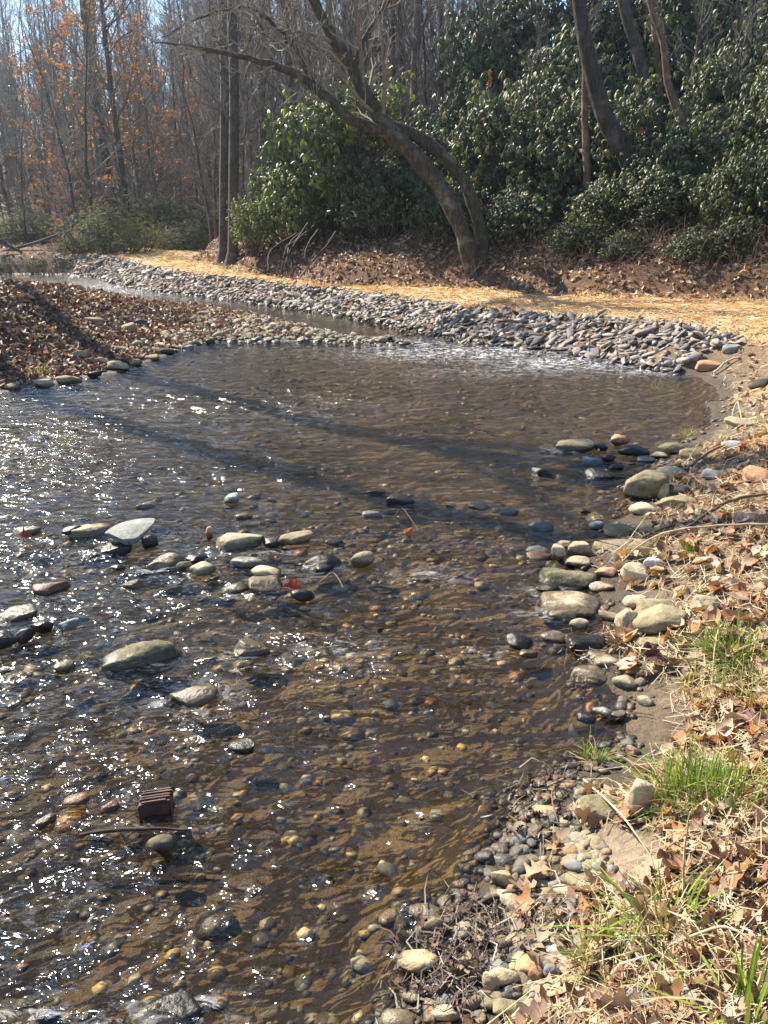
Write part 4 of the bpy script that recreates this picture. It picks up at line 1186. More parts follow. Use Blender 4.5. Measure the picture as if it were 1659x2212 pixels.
TW = [((1260, 1690), (1330, 1815), (1420, 1880), .12, .004, 'bent pale stem falling from the tallest grass clump', (.5, .4, .25)),
      ((1475, 1960), (1478, 1850), (1490, 1755), .0, .003, 'upright thin dry stem beside the open green tuft', (.35, .26, .16)),
      ((1000, 1985), (1080, 1945), (1160, 1935), .02, .008, 'dark wet branch lying across the debris at the waterline', (.09, .065, .045)),
      ((905, 1150), (868, 1112), (850, 1128), .05, .004, 'thin dark curved twig standing in open water', (.08, .055, .04)),
      ((690, 1262), (720, 1248), (742, 1275), .03, .004, 'small looped twig in the water by the dark wet stone', (.2, .14, .09)),
      ((1539, 1112), (1540, 1092), (1542, 1068), .0, .009, 'short pale stake standing in the debris', (.55, .48, .36)),
      ((1579, 913), (1593, 868), (1602, 912), .0, .009, 'pair of pale bent sticks standing in the bank', (.6, .52, .38)),
      ((1540, 810), (1570, 790), (1600, 775), .05, .016, 'pale stick lying above the flat reddish rock', (.5, .4, .26)),
      ((1480, 1020), (1540, 985), (1600, 960), .05, .014, 'brown branch lying up the leafy bank', (.22, .15, .09)),
      ((1350, 1190), (1420, 1165), (1500, 1130), .06, .010, 'dark branch lying behind the waterline stone pile', (.10, .075, .05)),
      ((1500, 1135), (1580, 1100), (1659, 1075), .06, .012, 'thick dark branch half covered by dead grass', (.12, .085, .055)),
      ((1200, 1700), (1190, 1740), (1205, 1790), .04, .003, 'thin reddish stem among the waterline twigs', (.2, .12, .08)),
      ((1330, 1560), (1370, 1545), (1410, 1552), .01, .003, 'thin dark twig lying on the wet mud', (.10, .075, .05)),
      ((1560, 1350), (1540, 1420), (1535, 1490), .10, .004, 'dry stem leaning out of the wide green tuft', (.5, .38, .2)),
      ((1659, 1395), (1600, 1425), (1540, 1450), .06, .005, 'reddish twig lying under the wide green tuft', (.3, .18, .11)),
      ((1430, 2055), (1560, 2050), (1659, 2085), .08, .004, 'straight pale stem crossing the oak leaves', (.55, .43, .27))]
for a, b_, c_, lift, rad, lab, cl in TW:
    A, B, Cc = on_ground(*a), on_ground(*b_), on_ground(*c_)
    A[2] += rad + .01; B[2] += lift + rad; Cc[2] += rad + .015
    if b_[1] < a[1] - 12 and b_[1] < c_[1] + 1 and lift == 0: B = at_y(*b_, A[1] + .02)
    if 'upright' in lab or 'stake' in lab: B, Cc = at_y(*b_, A[1] + .02), at_y(*c_, A[1] + .04)
    stick('twig', [A, B, Cc], [rad, rad, rad * .7], lab, 'twig', 'twig', 'dry twigs on the right bank', 14, cl, 6)

# dark wet twig and leaf debris at the waterline
r = np.random.default_rng(120)
bag = Bag()
for px, py, sx, sy, n in ((1010, 2050, 80, 50, 200), (1120, 1985, 80, 25, 130), (1180, 1730, 60, 45, 130), (1320, 1420, 60, 25, 160), (1460, 1090, 90, 40, 260), (1350, 1390, 60, 20, 120), (960, 2130, 60, 30, 160)):
    q = np.array([on_ground(px + sx * r.normal(), py + sy * r.normal(), 4) for _ in range(n)])
    q = q[free_of_rocks(q, .7)]; q[:, 2] += .006
    strands(bag, q, r.uniform(.03, .16, len(q)), r.uniform(.002, .006, len(q)), np.array([(.06, .045, .03), (.12, .09, .06), (.18, .14, .10), (.09, .05, .03)]), r, .3, .5, .03)
    leaf_batch(bag, LEAVES[:3], q[::4], r.uniform(.02, .05, len(q[::4])), np.array([(.10, .07, .045), (.05, .04, .03), (.17, .10, .065)]), r, .7, .6)
link('waterline_debris', bag.mesh('waterline_debris', M['debris']), kind='stuff', label='dark wet twigs and leaf scraps caught along the waterline')

# ------------------------------------------------------------------ bare trees
def spawn(P, R, m, ratio, ang, k, seed, u0=.25, up=.25, rr=.5, droop=0.0, wig=.06):
    """m side shoots on every parent polyline; returns (n*m,k,3),(n*m,k)"""
    r = np.random.default_rng(seed)
    n, K = R.shape
    L = np.linalg.norm(np.diff(P, axis=1), axis=2).sum(1)
    u = u0 + (1 - u0) * (np.arange(m)[None] + r.random((n, m))) / m
    f = u * (K - 1); i = np.clip(f.astype(int), 0, K - 2); f = f - i
    ar = np.arange(n)[:, None]
    pos = P[ar, i] * (1 - f[..., None]) + P[ar, i + 1] * f[..., None]
    rad = R[ar, i] * (1 - f) + R[ar, i + 1] * f
    tan = P[ar, i + 1] - P[ar, i]; tan /= np.linalg.norm(tan, axis=2, keepdims=True) + 1e-9
    rv = r.normal(size=tan.shape); perp = rv - tan * (rv * tan).sum(2, keepdims=True); perp /= np.linalg.norm(perp, axis=2, keepdims=True) + 1e-9
    a = ang * r.uniform(.6, 1.3, (n, m))[..., None]
    d = tan * np.cos(a) + perp * np.sin(a)
    d[..., 2] += up; d /= np.linalg.norm(d, axis=2, keepdims=True)
    ln = ratio * L[:, None] * r.uniform(.5, 1.15, (n, m)) * (1.15 - .65 * u)
    N_ = n * m
    pos, d, ln, rad = pos.reshape(N_, 3), d.reshape(N_, 3), ln.reshape(N_), rad.reshape(N_)
    pts = np.zeros((N_, k, 3)); pts[:, 0] = pos
    step = ln / (k - 1)
    for j in range(1, k):
        d = d + r.normal(0, wig * 2.2, (N_, 3)); d[:, 2] += .06 - droop
        d /= np.linalg.norm(d, axis=1, keepdims=True)
        pts[:, j] = pts[:, j - 1] + d * step[:, None]
    r0 = np.maximum(np.minimum(rad * rr, ln * .03), .0025)
    return pts, r0[:, None] * np.linspace(1, .3, k)[None]

def tree_parts(seed, height, r0, first=.3, limbs=26, reach=.24, ang=.9, sub=8, twig=6, lean=(0, 0), wob=.25, min_r=.004, trunk_pts=None, twig2=0, droop=0.0, up=.3, sides=9):
    r = np.random.default_rng(seed)
    if trunk_pts is None:
        k = 13; t = np.linspace(0, 1, k)
        w = np.cumsum(r.normal(0, wob, (k, 2)), 0) * (t[:, None] ** 1) * .5
        T = np.stack([lean[0] * t ** 1.4 * height + w[:, 0], lean[1] * t ** 1.4 * height + w[:, 1], t * height - .25], 1)
        rad = r0 * (1 - .86 * t ** .9) * (1 + .45 * np.exp(-t * 34))
    else:
        T, rad = trunk_pts[:, :3], trunk_pts[:, 3]; k = len(T)
    trunk = Bag(); tubes([(T, rad)], sides, trunk)
    hl, rl = spawn(T[None], rad[None], limbs, reach * (height / np.linalg.norm(np.diff(T, axis=0), axis=1).sum()), ang, 7, seed + 1, first, up, .5, droop)
    hs, rs_ = spawn(hl, rl, sub, .42, .75, 5, seed + 2, .15, .12, .6, droop)
    ht, rt = spawn(hs, rs_, twig, .5, .7, 3, seed + 3, .15, .08, .7, droop)
    crown = Bag()
    tubes(list(zip(hl, np.maximum(rl, min_r))), 5, crown, np.array((.13, .11, .09)))
    tubes(list(zip(hs, np.maximum(rs_, min_r * .8))), 4, crown, np.array((.19, .165, .135)))
    tubes(list(zip(ht, np.maximum(rt, min_r * .6))), 3, crown, np.array((.26, .225, .185)))
    if twig2:
        h4, r4 = spawn(ht, rt, twig2, .55, .6, 2, seed + 4, .1, .05, .8)
        tubes(list(zip(h4, np.maximum(r4, min_r * .5))), 3, crown, np.array((.28, .24, .20)))
        ht = np.concatenate([ht, np.repeat(h4, [1] * len(h4), 0)[:, [0, 1, 1]]])
    return trunk, crown, ht

def tree_leaves(ht, seed, frac, size, cols, zmax=1e9):
    r = np.random.default_rng(seed)
    P = ht[:, 1:].reshape(-1, 3); P = P[r.random(len(P)) < frac]; P = P[P[:, 2] < zmax]
    n = len(P)
    nm = np.stack([r.normal(0, .6, n), r.normal(0, .6, n), np.ones(n)], 1)
    b = Bag()
    V0, F0 = LEAVES_XS[0]
    V, F = scatter(V0, F0, P + np.array([0, 0, -.02]), frames(nm, r.uniform(0, 6.3, n)), size * r.uniform(.6, 1.3, n))
    b.add(V, F, np.repeat(cols[r.integers(0, len(cols), n)] * r.uniform(.7, 1.2, (n, 1)), len(V0), 0))
    return b

BE = np.array([(.56, .25, .08), (.62, .32, .12), (.48, .18, .05), (.58, .27, .07)])
TALL, MEDIUM, SMALL, BEECH = [], [], [], []
barks = ['bark', 'bark_dark', 'bark', 'bark_red', 'bark_pale', 'bark_dark']
for i in range(6):
    t_, c_, _ = tree_parts(2000 + 10 * i, 22, .17, .2, 34, .19, 1.0, 8, 6, (.03 * (i - 2.5), .01), .22, .006)
    TALL.append((t_.mesh('trunk', M[barks[i]]), c_.mesh('branches', M['twig'])))
for i in range(4):
    t_, c_, _ = tree_parts(2200 + 10 * i, 11, .10, .12, 26, .26, 1.1, 8, 6, (.1 * (i - 1.5), .03), .3, .004, sides=7)
    MEDIUM.append((t_.mesh('trunk', M[barks[i]]), c_.mesh('branches', M['twig'])))
for i in range(4):
    t_, c_, _ = tree_parts(2300 + 10 * i, 4.5, .035, .06, 20, .36, 1.0, 7, 6, (.12 * (i - 1.5), .05), .18, .003, sides=6)
    SMALL.append((t_.mesh('trunk', M['bark']), c_.mesh('branches', M['twig'])))
for i in range(3):
    t_, c_, h_ = tree_parts(2400 + 10 * i, 13, .13, .10, 28, .27, 1.25, 8, 5, (.05 * (i - 1), .0), .25, .004, sides=7, up=.05)
    BEECH.append((t_.mesh('trunk', M['bark_pale']), c_.mesh('branches', M['twig']), tree_leaves(h_, 2500 + i, .5, .17, BE).mesh('leaves', M['leaf_dry'])))
t_, c_, h_ = tree_parts(2450, 3.2, .03, .10, 18, .4, 1.3, 7, 5, (.2, 0), .15, .003, sides=6, up=0.0)
BEECH_S = (t_.mesh('trunk', M['bark_pale']), c_.mesh('branches', M['twig']), tree_leaves(h_, 2510, .8, .075, BE).mesh('leaves', M['leaf_dry']))

def plant_tree(kind, px, Yd, label, group, scale=1.0, yaw=0.0, name='bare_tree', x=None, tilt=(0, 0)):
    if x is None:
        z0 = 0.0
        for _ in range(4):
            x = (px - 829.5) / FPX * (Yd * CP + (CAM_H - z0) * SP); z0 = tz(x, Yd)
    t = link(name, None, loc=(x, Yd, tz(x, Yd) - .02), rot=(tilt[0], tilt[1], yaw), scale=scale, label=label, category='tree', group=group)
    for nme, me in zip(('trunk', 'branches', 'leaves'), kind):
        link(nme, me, t)
    return t

r = random.Random(31)
FL, HG = 'bare trees on the floodplain', 'bare trees on the wooded slope'
# the ones that stand out
plant_tree(TALL[1], 284, 43, 'tall dark straight trunk rising behind the low green shrub', FL, 1.05, .4)
q = np.array([[*at_y(248, 520, 46), .33], [*at_y(243, 440, 46), .27], [*at_y(226, 330, 46), .26], [*at_y(205, 220, 46), .25], [*at_y(190, 90, 46), .24], [*at_y(180, -20, 46), .23], [*at_y(170, -250, 46), .17], [*at_y(150, -520, 46), .05]])
def custom_tree(q, bark, label, group, seed, limbs=22, first=.35, reach=.2, name='bare_tree', n=22, **kw):
    q = spline(q, n)
    base = np.array([q[0, 0], q[0, 1], tz(q[0, 0], q[0, 1])])
    q[0, 2] = base[2] - .15
    q[:, :3] -= base
    H = q[-1, 2]
    t_, c_, h_ = tree_parts(seed, H, q[0, 3], first, limbs, reach, trunk_pts=q, **kw)
    t = link(name, None, loc=base, label=label, category='tree', group=group)
    link('trunk', t_.mesh('trunk', M[bark]), t); link('branches', c_.mesh('branches', M['twig']), t)
    return t, h_
custom_tree(q, 'bark_dark', 'tall dark trunk bowing sideways beside the straight dark trunk', FL, 2601)
for px, sd_, w, TWL in ((482, 2610, .165, 'slimmer of two straight trunks growing close together from the straw terrace'), (503, 2620, .185, 'thicker of two straight trunks close together, on the side of the small rhododendron')):
    by = 566 if px < 490 else 569
    b0 = on_ground(px, by)
    q = np.array([[*(b0 - np.array([0, 0, .2])), w * 1.9], [*(b0 + np.array([0, 0, .12])), w * 1.35], [*at_y(px + .5, by - 40, b0[1]), w], [*at_y(px + 2, 380, b0[1]), w * .95], [*at_y(px + 3, 180, b0[1]), w * .86], [*at_y(px - 2, 0, b0[1]), w * .8], [*at_y(px, -300, b0[1]), w * .5], [*at_y(px + 5, -600, b0[1]), .04]])
    custom_tree(q, 'bark', TWL, 'twin trunks on the terrace', sd_, 24, .3, .16)
plant_tree(TALL[4], 545, 36, 'pale trunk just behind the twin trunks at the edge of the terrace', HG, .95, 1.0)
# background trees of the floodplain
r = random.Random(32)
n_ = 0
for i in range(140):
    az = math.radians(r.uniform(-31, -5)); d_ = r.uniform(48, 160)
    x_, y_ = d_ * math.sin(az), d_ * math.cos(az)
    if lookup(np.array([x_]), np.array([y_]), 'hd')[0] > 3: continue
    plant_tree(TALL[r.randrange(6)], 0, y_, 'slender bare grey tree in the hazy floodplain forest', FL, r.uniform(.8, 1.05) * min(1.25, d_ * (.24 if az < -.22 else .32) / 22), r.uniform(0, 6.3), x=x_, tilt=(r.gauss(0, .03), r.gauss(0, .04)))
for i in range(52):
    az = math.radians(r.uniform(-28, -9)); d_ = r.uniform(40, 80)
    x_, y_ = d_ * math.sin(az), d_ * math.cos(az)
    if y_ < 37.5: continue
    k_ = r.random()
    if k_ < .6: plant_tree(MEDIUM[r.randrange(4)], 0, y_, 'thin bare understorey tree among the floodplain trunks', FL, r.uniform(.6, 1.1), r.uniform(0, 6.3), x=x_, name='bare_sapling')
    else: plant_tree(SMALL[r.randrange(4)], 0, y_, 'low twiggy bare sapling on the floodplain', FL, r.uniform(.8, 1.5), r.uniform(0, 6.3), x=x_, name='bare_sapling')
for i in range(150):
    az = math.radians(r.uniform(-31, -3)); d_ = r.uniform(56, 125)
    plant_tree(MEDIUM[r.randrange(4)], 0, d_ * math.cos(az), 'thin bare understorey tree among the floodplain trunks', FL, r.uniform(.8, 1.5), r.uniform(0, 6.3), x=d_ * math.sin(az), name='bare_sapling')
for i in range(70):
    Yd = r.uniform(62, 125)
    plant_tree(MEDIUM[r.randrange(4)], r.uniform(40, 1080), Yd, 'thin bare understorey tree among the floodplain trunks', FL, r.uniform(1.2, 1.9), r.uniform(0, 6.3), name='bare_sapling')
OB = 'beech trees keeping their orange leaves'
for px, Yd, k_, sc_, lab in ((225, 45, 0, 1.15, 'largest orange leaved beech between the bowed trunk and the straight dark trunk'), (310, 48, 1, 1.1, 'orange leaved beech just right of the straight dark trunk'), (150, 50, 2, 1.15, 'orange leaved beech left of the bowed dark trunk'),
                             (345, 52, 0, 1.0, 'sparse orange leaved beech behind the tip of the long side limb'), (110, 46, 1, .6, 'half grown orange leaved beech above the crossed fallen branches'), (420, 55, 2, .8, 'small orange leaved beech left of the twin trunks')):
    plant_tree(BEECH[k_], px, Yd, lab, OB, sc_, Yd * 1.3, 'beech_tree')
plant_tree(BEECH_S, 150, 42, 'small beech sapling with a level spray of orange leaves', OB, 1.3, 2.0, 'beech_tree')
plant_tree(BEECH_S, 1010, 29, 'small orange leaved beech sapling among the rhododendrons', OB, 1.0, .5, 'beech_tree')
# left of the frame, toward the sun: the trunks that throw the shadow bands over the pool
custom_tree(np.array([[-9.7, 14.6, .8, .24], [-9.8, 14.9, 3.5, .2], [-10.0, 15.3, 7, .19], [-10.3, 15.8, 11, .17], [-10.8, 16.5, 14.5, .13], [-11, 16.8, 17, .04]]), 'bark', 'tall bare tree standing on the leaf covered bank', FL, 2650, 16, .45, .16)
custom_tree(np.array([[-10.2, 17.2, .8, .27], [-10.3, 17.6, 4, .23], [-10.4, 18.0, 8, .21], [-10.5, 18.3, 12, .18], [-10.6, 18.6, 16, .13], [-10.7, 18.8, 19, .04]]), 'bark_dark', 'thicker bare tree behind the first on the leaf covered bank', FL, 2660, 26, .5, .2)
for i in range(110):
    az = math.radians(r.uniform(-66, -31)); d_ = r.uniform(54, 140)
    if i % 5 < 3: plant_tree(TALL[r.randrange(6)], 0, d_ * math.cos(az), 'tall bare tree beyond the leaf covered bank', FL, r.uniform(.7, 1.0) * min(1.2, d_ * .26 / 22), r.uniform(0, 6.3), x=d_ * math.sin(az), tilt=(r.gauss(0, .03), r.gauss(0, .03)))
    else: plant_tree(MEDIUM[r.randrange(4)], 0, d_ * math.cos(az), 'thin bare understorey tree beyond the leaf covered bank', FL, r.uniform(.8, 1.5), r.uniform(0, 6.3), x=d_ * math.sin(az), name='bare_sapling')
# slope behind the terrace
for px, Yd, k_, sc_, lab in ((893, 38, 3, 1.15, 'thick reddish trunk standing straight behind the leaning tree'), (955, 44, 0, .9, 'dark slim trunk right of the thick reddish trunk'), (752, 42, 1, 1.0, 'dark trunk seen between the leaning tree limbs'),
                             (835, 48, 5, .9, 'dark trunk left of the thick reddish trunk'), (790, 36, 0, .8, 'grey trunk rising behind the bright rhododendron'), (640, 40, 2, .95, 'grey trunk behind the long side limb of the leaning tree')):
    plant_tree(TALL[k_], px, Yd, lab, HG, sc_, Yd)
for i in range(80):
    px = r.uniform(470, 1120); Yd = r.uniform(40, 90)
    plant_tree(TALL[r.randrange(6)], px, Yd, 'slender bare trunk on the wooded slope against the sky', HG, r.uniform(.65, 1.05), r.uniform(0, 6.3), tilt=(r.gauss(0, .03), r.gauss(0, .04)))
for i in range(60):
    px = r.uniform(420, 1050); Yd = r.uniform(33, 75)
    plant_tree(MEDIUM[r.randrange(4)], px, Yd, 'thin bare understorey tree on the wooded slope', HG, r.uniform(.5, .95), r.uniform(0, 6.3), name='bare_sapling')
for i in range(14):
    plant_tree(TALL[r.randrange(6)], r.uniform(1150, 2100), r.uniform(34, 60), 'bare trunk rising above the rhododendron slope', HG, r.uniform(.65, .95), r.uniform(0, 6.3))
for px, Yd, k_, sc_ in ((1600, 26, 1, .6), (1480, 27, 3, .65), (1230, 26, 0, .5), (1560, 24, 2, .45), (1130, 27, 2, .5)):
    plant_tree(MEDIUM[k_], px, Yd, 'thin bare sapling growing through the rhododendron slope', HG, sc_, Yd * 2, name='bare_sapling')
# trunks on the right slope
def px_trunk(path, Yd, r0, bark, label, seed, lean_y=0.0, **kw):
    q = []
    Yd = min(Yd, on_ground(*path[0])[1] - .1)
    for i, (x_, y_) in enumerate(path):
        q.append([*at_y(x_, y_, Yd + lean_y * i), r0 * (1.25 if i == 0 else 1 - .11 * i)])
    q[-1][3] = .04
    return custom_tree(np.array(q), bark, label, HG, seed, **kw)
px_trunk([(1385, 440), (1362, 350), (1310, 260), (1272, 130), (1250, 0), (1235, -180), (1225, -450)], 27, .29, 'bark_dark', 'thick dark trunk leaning outward through the rhododendrons', 2701, limbs=14, first=.55, reach=.2)
px_trunk([(1272, 470), (1268, 380), (1263, 250), (1262, 100), (1240, -20), (1240, -250)], 24.5, .115, 'bark_red', 'thin reddish trunk crossing in front of the thick dark trunk', 2711, limbs=16, first=.3, reach=.18)
px_trunk([(1412, 260), (1400, 200), (1375, 100), (1345, 0), (1325, -150), (1300, -400)], 31, .27, 'bark', 'grey brown trunk leaning behind the thick dark trunk', 2721, limbs=12, first=.5, reach=.2)
px_trunk([(1560, 385), (1528, 345), (1480, 280), (1443, 180), (1432, 90), (1400, -10), (1380, -200)], 25.5, .135, 'bark_red', 'slender pale trunk bowing out from the slope', 2731, limbs=14, first=.45, reach=.2)
px_trunk([(1425, 240), (1422, 150), (1412, 50), (1405, -150)], 30, .11, 'bark_red', 'thin straight reddish trunk beside the bowed trunk', 2741, limbs=12, first=.4, reach=.16)

# the leaning tree
LY = 22.3
lt_base = on_ground(1022, 586)
LY = lt_base[1]
def L(x_, y_, rad, dy=0.0): return [*at_y(x_, y_, LY + dy), rad]
lean = link('leaning_tree', None, loc=lt_base, label='large double stemmed tree leaning far out from the slope foot', category='tree')
main = np.array([L(1027, 665, .42), L(1024, 600, .34), L(1012, 540, .29), L(985, 465, .27), L(945, 395, .26), L(890, 330, .27), L(838, 280, .26), L(795, 215, .22), L(762, 150, .19), L(722, 85, .17), L(680, 5, .15), L(645, -120, .12), L(610, -330, .07), L(590, -450, .03)])
second = np.array([L(1036, 660, .34, .2), L(1038, 595, .27, .2), L(1042, 530, .22, .35), L(1026, 455, .20, .4), L(1000, 388, .20, .45), L(955, 335, .20, .4), L(897, 293, .20, .25), L(850, 275, .17, .1), L(820, 255, .12, .0)])
limb1 = np.array([L(845, 290, .17), L(800, 275, .15, -.2), L(750, 250, .14, -.4), L(700, 208, .125, -.5), L(650, 165, .11, -.6), L(610, 150, .095, -.7), L(550, 132, .075, -.9), L(470, 112, .055, -1.1), L(392, 97, .03, -1.3), L(330, 92, .012, -1.5)])
limb2 = np.array([L(700, 210, .085, -.5), L(665, 160, .08, -.3), L(645, 110, .075, -.1), L(618, 50, .065, .1), L(600, -10, .06, .2), L(575, -150, .04, .4), L(560, -300, .015, .5)])
limb3 = np.array([L(765, 155, .10), L(790, 80, .085, .3), L(830, 20, .075, .5), L(850, -80, .06, .7), L(870, -250, .02, .9)])
limb4 = np.array([L(640, 110, .05, -.1), L(600, 60, .045, -.4), L(545, 22, .04, -.7), L(490, 20, .033, -.9), L(430, 40, .025, -1.1), L(350, 78, .01, -1.3)])
limb5 = np.array([L(650, 60, .05, -.1), L(700, 130, .055, .0), L(730, 175, .06, .0), L(700, 105, .05, .2), L(672, 40, .035, .3)][2:])
stub = np.array([L(812, 250, .16), L(808, 230, .15, -.1), L(806, 212, .13, -.15)])
lb, cb, hts = Bag(), Bag(), []
for j, (q, nn) in enumerate(((main, 40), (second, 26), (stub, 6))):
    s_ = spline(q, nn); s_[:, :3] -= lt_base
    s_[:, 3] *= .80 + .10 * np.sin(np.arange(nn) * 1.7 + j) * (s_[:, 3] > .1)
    tubes([(s_[:, :3], s_[:, 3])], 14, lb)
    if j < 2: hts.append(s_)
lbm = lb.mesh('trunk', M['bark_lean'])
link('trunk', lbm, lean)
limb_objs = []
for j, q in enumerate((limb1, limb2, limb3, limb4)):
    s_ = spline(q, 24); s_[:, 3] *= .92; s_[:, :3] -= lt_base; s_[:, :3] += np.random.default_rng(j).normal(0, .02, (24, 3))
    b = Bag(); tubes([(s_[:, :3], s_[:, 3])], 9, b); link('limb', b.mesh('limb', M['bark_lean']), lean); hts.append(s_)
for j, s_ in enumerate(hts):
    if j == 1: continue
    hl, rl = spawn(s_[None, :, :3], s_[None, :, 3], 26 if j == 0 else 20, .22 if j == 0 else .4, .9, 6, 2900 + j, .4 if j == 0 else .15, .15, .35)
    hs, rs_ = spawn(hl, rl, 7, .45, .75, 4, 2910 + j, .15, .1, .6)
    ht, rt = spawn(hs, rs_, 5, .5, .7, 3, 2920 + j, .15, .05, .7)
    for A, B_, sd_, cc, mn in ((hl, rl, 5, (.20, .165, .125), .006), (hs, rs_, 4, (.26, .22, .17), .0045), (ht, rt, 3, (.32, .275, .22), .0035)):
        tubes(list(zip(A, np.maximum(B_, mn))), sd_, cb, np.array(cc))
link('branches', cb.mesh('branches', M['twig']), lean)

# ------------------------------------------------------------------ rhododendrons and shrubs
def bush_unit(seed, ros, leaves, leaf_len, leaf_w, cols, droop=.5, shell=.62, lump=.75, stems=60):
    r = np.random.default_rng(seed)
    d = r.normal(size=(ros * 2, 3)); d /= np.linalg.norm(d, axis=1, keepdims=True)
    d = d[d[:, 2] > -.55][:ros]
    n = len(d)
    lump_ = 1 + lump * 2 * fbm(d[:, 0] * 1.7 + seed, d[:, 1] * 1.7, d[:, 2] * 1.7, 3)
    gap = fbm(d[:, 0] * 3.0 + 9 + seed, d[:, 1] * 3.2, d[:, 2] * 3.2, 2)
    rad = (shell + (1 - shell) * r.random(n) ** .5) * lump_ * np.where(gap < -.05, .66, 1)
    rad = np.where(r.random(n) < .13, rad * r.uniform(1.08, 1.38, n), rad)
    P = d * rad[:, None]
    ax = d * .7 + np.array([0, 0, .55]) + r.normal(0, .3, (n, 3)); ax /= np.linalg.norm(ax, axis=1, keepdims=True)
    fr_ = frames(ax, r.uniform(0, 6.3, n))
    l0 = np.array([[0, 0, 0], [.45, -.5, -.02], [.5, 0, .06], [.45, .5, -.02], [1, 0, -.10]])
    lf = np.array([[0, 1, 2], [0, 2, 3], [1, 4, 2], [2, 4, 3]])
    bag = Bag()
    base_c = cols[r.integers(0, len(cols), n)] * r.uniform(.75, 1.25, (n, 1))
    for j in range(leaves):
        a = j / leaves * 2 * math.pi + r.uniform(-.3, .3, n)
        el = -droop + r.normal(0, .28, n)
        loc = np.stack([np.cos(a) * np.cos(el), np.sin(a) * np.cos(el), np.sin(el)], 1)
        dir_ = np.einsum('nij,nj->ni', fr_, loc); dir_[:, 2] -= .12; dir_ /= np.linalg.norm(dir_, axis=1, keepdims=True)
        upv = ax - dir_ * (ax * dir_).sum(1, keepdims=True) + r.normal(0, .15, (n, 3)); upv -= dir_ * (upv * dir_).sum(1, keepdims=True); upv /= np.linalg.norm(upv, axis=1, keepdims=True)
        R = np.stack([dir_, np.cross(upv, dir_), upv], 2)
        ln = leaf_len * r.uniform(.5, 1.3, n)
        V, F = scatter(l0, lf, P, R, np.stack([ln, ln * leaf_w / .9, ln], 1))
        bag.add(V, F, np.repeat(base_c * r.uniform(.85, 1.15, (n, 1)), 5, 0))
    st = Bag(); paths = []
    for i in r.integers(0, n, stems):
        b0 = np.array([r.normal(0, .12), r.normal(0, .12), -1.05]); tip = P[i]
        mid = b0 * .45 + tip * .55 + r.normal(0, .08, 3) - [0, 0, .05]
        s_ = spline(np.array([[*b0, .024], [*mid, .014], [*tip, .004]]), 8); paths.append((s_[:, :3], s_[:, 3]))
    tubes(paths, 5, st, np.array((.10, .075, .055)))
    return bag, st

RH = np.array([(.042, .064, .024), (.06, .088, .03), (.03, .046, .02), (.088, .115, .036), (.14, .16, .045), (.11, .09, .045)])
RHY = np.array([(.09, .13, .03), (.14, .18, .035), (.06, .095, .025), (.21, .235, .045), (.28, .28, .07), (.11, .15, .03)])  # brighter, yellower leaves: sunlight on the front bushes put into the colour
RHODO = [tuple(b.mesh(nm_, M[mt]) for b, nm_, mt in zip(bush_unit(3000 + i, 1350, 7, .115, .27, RH if i < 4 else RHY, .7), ('foliage', 'stems'), ('rhodo', 'twig'))) for i in range(5)]
def plant_bush(kind, cx, cy_, Yd, rx, rz, label, group, yaw, name='rhododendron', ry=None):
    ys = np.linspace(15, 48, 400)
    d = ray(cx, cy_); pr_ = np.array([0, 0, CAM_H]) + d * (ys / d[1])[:, None]
    hh = pr_[:, 2] - lookup(pr_[:, 0], pr_[:, 1]) - .6 * rz * ys / FPX
    if name == 'rhododendron' and (hh < 0).any(): Yd = min(Yd + 3, ys[np.argmax(hh < 0)])
    c = at_y(cx, cy_, Yd); D = depth_of(c)
    a, b = rx * D / FPX, rz * D / FPX
    t = link(name, None, loc=c, rot=(0, 0, yaw), scale=(a, ry or a * .9, b), label=label, category='shrub', group=group)
    for me, nme in zip(kind, ('foliage', 'stems')): link(nme, me, t)
    return t
RG = 'rhododendrons on the slope'
